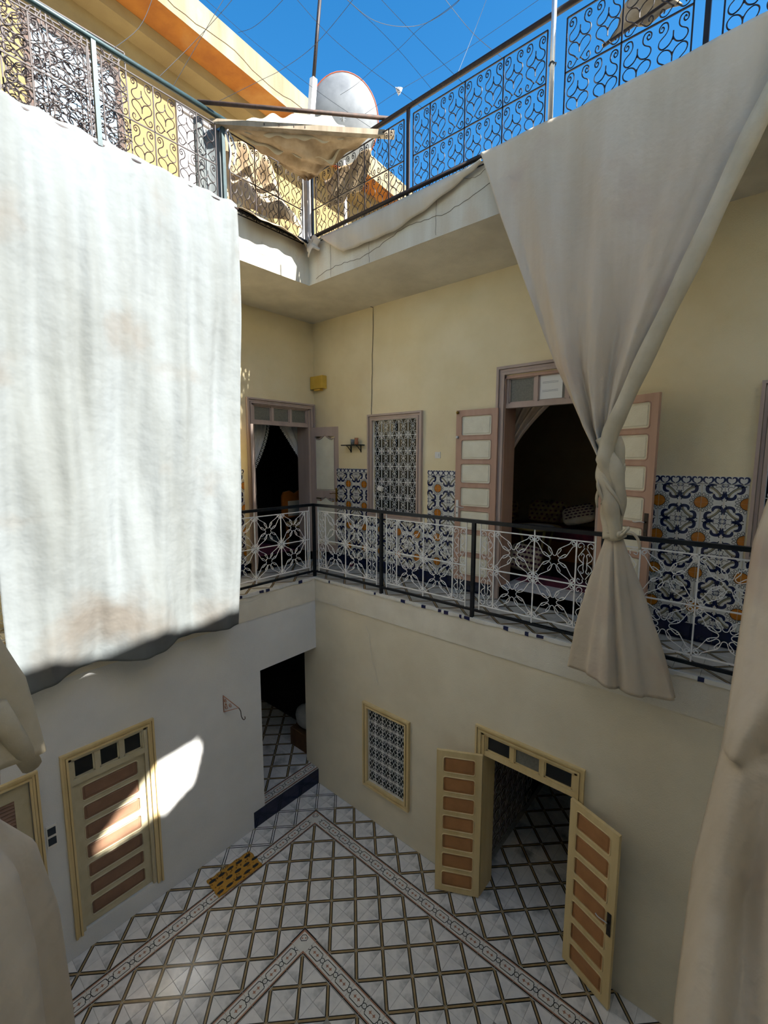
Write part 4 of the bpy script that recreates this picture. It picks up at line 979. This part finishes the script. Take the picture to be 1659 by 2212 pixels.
# canvas edging along the roof fascia
def edging(name, plf, top, bot, m, label, out=.03, n=60):
    def f(u, v):
        a = interp([(k/(len(top)-1), i) for i, k in enumerate(range(len(top)))], u); i = min(int(a), len(top)-2); t_ = a-i
        tp = (lerp(top[i][0], top[i+1][0], t_), lerp(top[i][1], top[i+1][1], t_)); bp_ = (lerp(bot[i][0], bot[i+1][0], t_), lerp(bot[i][1], bot[i+1][1], t_))
        A_, B_ = plf(tp), plf(bp_); p = A_.lerp(B_, v); return p, u, v
    return f
E1 = edging('', lambda q: at(1, YF-.055, *q), [(690, 512), (760, 482), (840, 443), (920, 405), (1000, 366), (1042, 343)], [(740, 545), (790, 525), (850, 500), (920, 452), (1000, 388), (1042, 352)], '', '')
def e1(u, v):
    p, _, _ = E1(u, v); return (p.x, p.y-.03*sin(pi*v)-.01*sin(u*40)*v, p.z)
drape('canvas_edging', e1, 60, 8, 'canvas_tan', 'strip of dusty canvas folded along the right roof fascia', 'canvas', .006)
def e2(u, v):
    y = lerp(3.29, 4.33, u); w_ = interp([(0, .24), (.5, .22), (.85, .20), (1, .06)], u)
    return (XF-.01+w_*v+.01*sin(u*30)*v, y, 8.48-.03*u-(.12+.02*sin(u*9))*v**1.3)
drape('canvas_edging', e2, 50, 8, 'canvas_old', 'strip of stained canvas sagging out along the left roof fascia', 'canvas', .006)
b = MB(); b.grid(lambda u, v: (-5.08+.22*u+.03*sin(v*9), YF-.06-.10*sin(pi*u)*(.5+.5*v), 8.42-.24*v*(1-.6*abs(u-.4))+.03*sin(u*11)), 14, 12, 'canvas_tan')
o = b.build('canvas_scrap'); cloth(o); tag(o, 'crumpled canvas flap stuffed under the railing corner', 'canvas')
# ================================================= ROOF TERRACE
PA = at(0, XF, 438, 236); PB = at(1, YF, 829, 275)
PA.z = 9.42; PB.z = 9.42
b = MB(); dd = (PB-PA).normalized(); b.tube([PA-dd*.05, PB+dd*.08], .022, 'iron_rust', 8); one('pipe', b, 'rusty pipe laid diagonally across the roof railing corner', 'pipe')
BA = at(0, XF-.08, 455, 272); BB = at(1, YF+.12, 852, 284); BA.z = 9.31; BB.z = 9.27
BA = Vector((XF-.06, BA.y, 9.44)) if False else BA
b = MB(); b.obox(BA, BB, .07, .06, 'wood_grey'); bm_ = one('wooden_beam', b, 'weathered wooden beam across the roof railing corner under the pipe', 'beam')
for k in (.30, .38, .46, .52): bb = MB(); q = BA.lerp(BB, k); bb.box(q.x-.012, q.x+.012, q.y-.045, q.y+.03, q.z-.012, q.z+.012, 'iron_rust'); bb.build('nail', bm_)
b = MB()
for k in range(4): b.tube([(XF-.05+.045*cos(a), 3.12+.03*k+.02*sin(a), 9.33+.06*sin(a)) for a in [2*pi*i/12 for i in range(12)]], .008, 'rope_blue' if k < 2 else 'rope', 5, closed=True)
b.tube(spline([(XF, 3.16, 9.28), (XF+.03, 3.2, 9.05), (XF+.01, 3.18, 8.85)], 4), .012, 'rope', 5); b.tube(spline([(XF, 3.2, 9.28), (XF+.04, 3.26, 9.1), (XF+.02, 3.24, 8.92)], 4), .010, 'rope', 5)
one('rope', b, 'grey and blue rope lashing the beam to the left roof railing', 'rope')
# canopy cloth
CC = Vector((XF+.05, YF-.05, 9.22))
def canopy(u, v):
    a = BA.lerp(BB, .06+.84*u); p = a.lerp(CC, v*.98); s_ = sin(pi*u)*sin(pi*min(1, v*1.1))
    return (p.x, p.y, p.z-.02-.12*s_+.035*abs(sin(u*13+v*7))*(1-v)+.03*sin(u*9-v*19)*sin(pi*v)+.04*abs(sin(v*11-u*6))*sin(pi*u))
drape('corner_canopy', canopy, 50, 30, 'canvas_old', 'brown canvas canopy stretched over the roof railing corner', 'canopy')
HR = [(0, .02), (.1, .12), (.3, .18), (.6, .22), (.85, .24), (1, .10)]
def hump(u, v):
    a = BA.lerp(BB, .12+.60*u); r = interp(HR, u)*(1+.1*sin(u*25)); t_ = -.3+v*1.3*pi
    return (a.x-.06-r*.8*(.5-.5*cos(t_))*.7, a.y+.06+r*.9*(.5-.5*cos(t_)), a.z+.02+r*sin(t_)*1.15+.015*sin(u*37+v*5))
drape('canvas_bundle', hump, 50, 16, 'canvas_cream', 'pale canvas bundled over the wooden beam at the roof corner', 'canvas')
def back1(u, v):
    x = -5.45; a = at(0, x, lerp(478, 565, u), lerp(288, 330, u)); c = at(0, x, lerp(486, 655, u), lerp(440, 492, u)); p = a.lerp(c, v)
    return (x+.05*sin(u*15+v*3)+.04*sin(v*9), p.y, p.z)
drape('hanging_canvas', back1, 30, 30, 'canvas_old', 'brown crumpled canvas hanging behind the left roof railing near the corner', 'canvas')
def back2(u, v):
    yy = YF+.07; a = at(1, yy, lerp(698, 800, u), lerp(392, 318, u)); c = at(1, yy, lerp(715, 792, u), lerp(452, 398, u)); p = a.lerp(c, v)
    return (p.x, yy+.03*sin(u*13+v*4), p.z)
drape('hanging_canvas', back2, 30, 20, 'canvas_old', 'grey brown canvas hanging behind the right roof railing near the corner', 'canvas')
b = MB()
def blob(u, v): a = 2*pi*u; q = pi*v; r = 1+.25*sin(3*a+5*q)+.15*sin(7*a-3*q); return (.16*r*sin(q)*cos(a), .34*r*sin(q)*sin(a), .13+.13*r*cos(q))
b.grid(blob, 24, 14, 'canvas_cream', closed=True); one('canvas_pile', b, 'crumpled pile of old canvas on the terrace behind the corner', 'canvas', loc=(-5.55, 3.62, ZT+.03))
b = MB(); b.grid(lambda u, v: (.05*sin(9*u)+.02, -.16+.32*u, .86*v+.02*sin(u*9)), 12, 10, 'canvas_white'); o = one('canvas_scrap', b, 'white cloth hanging beside the green post of the left roof railing', 'canvas', loc=(XF-.16, 3.0, ZT)); cloth(o)
# old grilles stacked behind the left railing
for k in range(3):
    t_ = thing('iron_grille', ['frontmost of the dark iron grilles stacked behind the left roof railing', 'middle one of the dark iron grilles stacked behind the left roof railing', 'rearmost of the dark iron grilles stacked nearest the pale blue terrace door'][k], 'grille', (XF-.34-.14*k, 1.72, ZT), radians(90+2*k), 'old iron grilles stacked on the terrace'); t_.rotation_euler = (radians(-4), 0, radians(90+1.5*k-2))
    me = iron('scroll', flower() if k % 2 == 0 else scroll_heart(), .0055, 'iron_brown', .17, .19)
    b = MB()
    for x in (-.52, -.17, .17, .52): b.obox((x, 0, .02), (x, 0, 1.30+.1*k), .012, .012, 'iron_brown')
    for z in (.02, .45, .88, 1.30): b.obox((-.52, 0, z), (.52, 0, z), .012, .012, 'iron_brown')
    b.build('frame', t_)
    for i in range(3):
        for j in range(3): put('scroll', me, t_, ((i-1)*.345, 0, .235+.43*j))
# terrace room with deep eave
th = radians(4.6); dv = Vector((-sin(th), cos(th), 0)); nv_ = Vector((cos(th), sin(th), 0)); O = Vector((-7.0, 3.0, 0))
tr_ = thing('terrace_room', 'cream rooftop room with a deep orange eave beyond the left railing', 'building', tuple(O), th)
ew = .77
b = MB(); b.box(-ew-3, 0, -9, 14, 11.83, 12.30, 'eave_front'); b.add([(-ew, -9, 11.825), (0, -9, 11.825), (0, 14, 11.825), (-ew, 14, 11.825)], [(0, 3, 2, 1)], 'eave_soffit'); b.build('eave', tr_)
b = MB(); b.box(-ew-3, -ew, -9, 14, ZT, 11.82, 'terrace_wall'); b.build('wall', tr_)
b = MB(); b.box(-ew, -ew+.30, -9, 14, 11.66, 11.822, 'terrace_wall'); b.build('cornice', tr_)
def tdoor(y0_, y1_, zt_, m, fm, label):
    b = MB(); X = -ew
    b.box(X, X+.05, y0_-.08, y0_, ZT, zt_+.08, fm); b.box(X, X+.05, y1_, y1_+.08, ZT, zt_+.08, fm); b.box(X, X+.05, y0_, y1_, zt_, zt_+.08, fm); fr = tag(b.build('door_frame', tr_), label)
    b = MB(); b.box(X, X+.02, y0_, y1_, ZT, zt_, m)
    for k in range(3):
        a, c = ZT+.15+k*(zt_-ZT)/3, ZT-.1+(k+1)*(zt_-ZT)/3; b.box(X+.02, X+.032, y0_+.1, y1_-.1, a, c, m)
    b.build('door_leaf', fr)
tdoor(-1.0, .02, 11.05, 'door_blue', 'iron_rust', 'pale blue metal terrace door'); tdoor(1.05, 1.65, 11.15, 'frame_grey', 'frame_grey', 'grey terrace door frame')
b = MB(); pts = [(.003, lerp(-2, 10, i/70), 11.98+.04*sin(i*.7)+random.uniform(-.02, .02)) for i in range(71)]; b.tube(pts, .006, 'crack', 3); b.build('crack', tr_)
# mast and dish
b = MB(); b.tube([at(1, 5.2, 677, 175), at(1, 5.2, 694, -40)], .028, 'iron_brown', 8); ms = one('mast', b, 'tall dark pole in a white square tube behind the roof corner', 'mast')
q = at(1, 5.2, 677, 175); q2 = at(1, 5.2, 672, 245); dd = (q2-q).normalized(); b = MB(); b.obox(q-dd*.03, q+dd*2.9, .085, .085, 'tube_white'); b.build('sleeve', ms)
dc_ = at(1, 6.2, 742, 262)
t_ = thing('satellite_dish', 'grey satellite dish with a rusty rim beyond the roof corner', 'dish', tuple(dc_))
t_.rotation_euler = Vector((-.60, .66, .30)).to_track_quat('Z', 'Y').to_euler()
b = MB(); rr_ = .62; b.grid(lambda u, v: (rr_*v*cos(2*pi*u), rr_*1.08*v*sin(2*pi*u), .16*v*v-.16), 40, 10, 'dish', closed=True); cloth(b.build('reflector', t_), .012)
b = MB(); b.tube([(rr_*cos(a), rr_*1.08*sin(a), 0) for a in [2*pi*i/40 for i in range(40)]], .014, 'rust', 6, closed=True); b.build('rim', t_)
b = MB(); b.obox((0, -.6, 0), (0, -.02, .36), .02, .02, 'frame_grey'); b.box(-.04, .04, -.06, .04, .32, .42, 'frame_grey'); b.build('feed_arm', t_)
b = MB(); b.tube([(dc_.x-.12, dc_.y+.15, ZT), (dc_.x-.10, dc_.y+.12, dc_.z-.1)], .035, 'frame_grey', 8); one('dish_pole', b, 'upright grey pole carrying the satellite dish', 'pole')
# torn cloth beyond the right railing
def scrap(u, v):
    A_ = at(1, YF+.25, lerp(1300, 1400, u)+8*sin(u*9), lerp(98, -70, u)); B_ = at(1, YF+.25, lerp(1303, 1475, u), lerp(100, 0, u)+6*sin(u*14)); p = A_.lerp(B_, v); return (p.x, YF+.25+.03*sin(v*5+u*4), p.z)
drape('canvas_scrap', scrap, 24, 12, 'canvas_old', 'torn brown canvas scrap caught behind the right roof railing', 'canvas')
b = MB(); b.tube([at(1, YF+.22, 1303, 100), at(1, YF+.22, 1440, 5), at(1, YF+.22, 1520, -50)], .014, 'iron_brown', 6); one('rod', b, 'thin dark rod under the torn canvas behind the right railing', 'rod')
# net of wires over the courtyard
WZ = [
 [(238, 110, 9.4), (300, 60, 9.9), (330, -5, 10.3), (345, -60, 10.5)],
 [(345, 165, 9.4), (420, 90, 9.9), (505, -5, 10.3), (560, -90, 10.6)],
 [(372, 190, 9.4), (470, 20, 10.1), (520, -60, 10.5)],
 [(470, 220, 9.6), (560, 175, 9.9), (612, 148, 10.1), (682, 95, 10.3), (768, -8, 10.5), (810, -70, 10.6)],
 [(515, 70, 10.6), (545, 60, 10.6), (580, 32, 10.6), (620, -10, 10.6)],
 [(735, 205, 10.2), (770, 182, 10.2), (812, 145, 10.3), (862, 105, 10.3), (908, 60, 10.4), (960, 25, 10.4), (1040, -40, 10.5)],
 [(638, -5, 10.5), (705, 70, 10.4), (780, 135, 10.2), (862, 196, 9.9), (935, 250, 9.5)],
 [(815, -10, 10.6), (900, 80, 10.4), (985, 165, 9.8), (1010, 190, 9.5)],
 [(440, -5, 10.7), (560, 100, 10.6), (690, 200, 10.3), (800, 275, 9.6)],
 [(742, -8, 10.6), (800, 40, 10.4), (860, 57, 10.35), (920, 50, 10.4), (985, 8, 10.5), (1010, -30, 10.6)],
 [(780, 252, 9.9), (862, 196, 10.0), (950, 145, 10.2), (1050, 78, 10.3), (1170, -5, 10.4)],
 [(985, 168, 9.6), (1020, 80, 10.1), (1058, -20, 10.5)],
 [(750, 0, 10.6), (815, 60, 10.5), (870, 118, 10.2), (937, 198, 9.8)],
 [(955, -10, 10.6), (1020, 70, 10.2), (1085, 125, 9.5)],
]
WL = ['wavy sky wire nearest the upper left corner', 'second sky wire from the left, rising from the green rail', 'short straight sky wire crossing the cream eave', 'long curved sky wire rising from the rusty pipe past the mast', 'short bent sky wire left of the mast near the top', 'curved sky wire rising from the satellite dish to the top', 'straight sky wire crossing the pale plastic knot from upper left', 'straight sky wire ending at the middle of the right rail', 'long diagonal sky wire passing behind the mast', 'sagging looped sky wire at the top centre', 'long sky wire rising rightward through the pale knot', 'steep short sky wire standing on the right rail', 'diagonal sky wire between the loop and the right rail', 'sky wire dropping to the right rail near the galvanised pole']
for i, wpts in enumerate(WZ):
    b = MB(); b.tube(spline([at(2, z, x, y) for x, y, z in wpts], 5), .0026, 'wire', 4)
    tag(b.build('wire'), WL[i], 'wire', 'wires of the net over the courtyard')
p = at(2, 9.95, 862, 195); b = MB()
for k in range(5): b.tube([(p.x+.03*cos(a+k), p.y+.03*sin(a), p.z+.03*sin(a*2+k)) for a in [2*pi*i/10 for i in range(10)]], .006, 'rope', 4, closed=True)
one('wire_knot', b, 'pale knot of plastic where two sky wires cross', 'knot')
# added canvas out of view on the roof, blocks sun and shapes its patches
def inpoly(y, z, P):
    r = False; k = len(P)
    for i in range(k):
        (a, c), (d, e_) = P[i], P[(i+1) % k]
        if (c > z) != (e_ > z) and y < (d-a)*(z-c)/(e_-c)+a: r = not r
    return r
XE = 3.32; dy, dz = .13*(XE-XL), .88*(XE-XL)
holes = [[(1.32, 1.10), (1.55, 1.36), (2.02, 1.76), (2.50, 1.80), (2.54, 1.95), (2.56, 1.62), (2.45, 1.26), (2.10, 1.08), (1.95, 1.16), (1.5, 1.05)],
         [(1.30, 2.03), (1.88, 2.00), (1.75, 1.90), (1.42, 1.90)], [(.30, 2.14), (.78, 2.15), (.62, 1.80), (.45, 1.50), (.30, 1.55)]]  # openings cut to let the sun patches fall on the left wall
holes = [[(a+dy, c+dz) for a, c in P] for P in holes]
vs = []; fs = []; NY, NZ = 200, 92; Y0, Y1, Z0_, Z1_ = -2.0, 5.6, 8.0, 10.86
for j in range(NZ+1):
    for i in range(NY+1): y, z = lerp(Y0, Y1, i/NY), lerp(Z0_, Z1_-.05*(.5+.5*sin(i*.11))+max(0, min(1, (lerp(Y0, Y1, i/NY)-4.12)/.06))*1.9, j/NZ); vs.append((XE+.02*sin(i*.3), y, z))
for j in range(NZ):
    for i in range(NY):
        y = lerp(Y0, Y1, (i+.5)/NY); z = lerp(Z0_, Z1_+max(0, min(1, (y-4.12)/.06))*1.9, (j+.5)/NZ)
        if any(inpoly(y, z, P) for P in holes): continue
        fs.append((j*(NY+1)+i, j*(NY+1)+i+1, (j+1)*(NY+1)+i+1, (j+1)*(NY+1)+i))
b = MB(); b.add(vs, fs, 'canvas_thin', True); o = b.build('sun_mask_sheet'); cloth(o, .005); tag(o, 'cream canvas added unseen behind the viewer to block and shape the sun', 'canvas sheet')

b = MB(); b.grid(lambda u, v: (lerp(-4.0, 3.3, u), lerp(-.5, .60, v), 9.55+.06*sin(u*13)*sin(v*4)-.12*sin(pi*u)), 60, 12, 'canvas_thin')  # unseen translucent sheet added to glow down into the courtyard
o = b.build('fill_sheet'); cloth(o, .005); tag(o, 'cream canvas added unseen above the viewer to fill the courtyard with light', 'canvas sheet')
b = MB(); b.grid(lambda u, v: (lerp(2.3, 3.3, u), lerp(.62, 4.3, v), 9.5+.05*sin(u*5)*sin(v*11)-.1*sin(pi*v)), 12, 40, 'canvas_thin')  # another unseen sheet, added for more fill light on the floor
o = b.build('fill_sheet'); cloth(o, .005); tag(o, 'cream canvas strip added unseen over the far end to brighten the courtyard', 'canvas sheet')
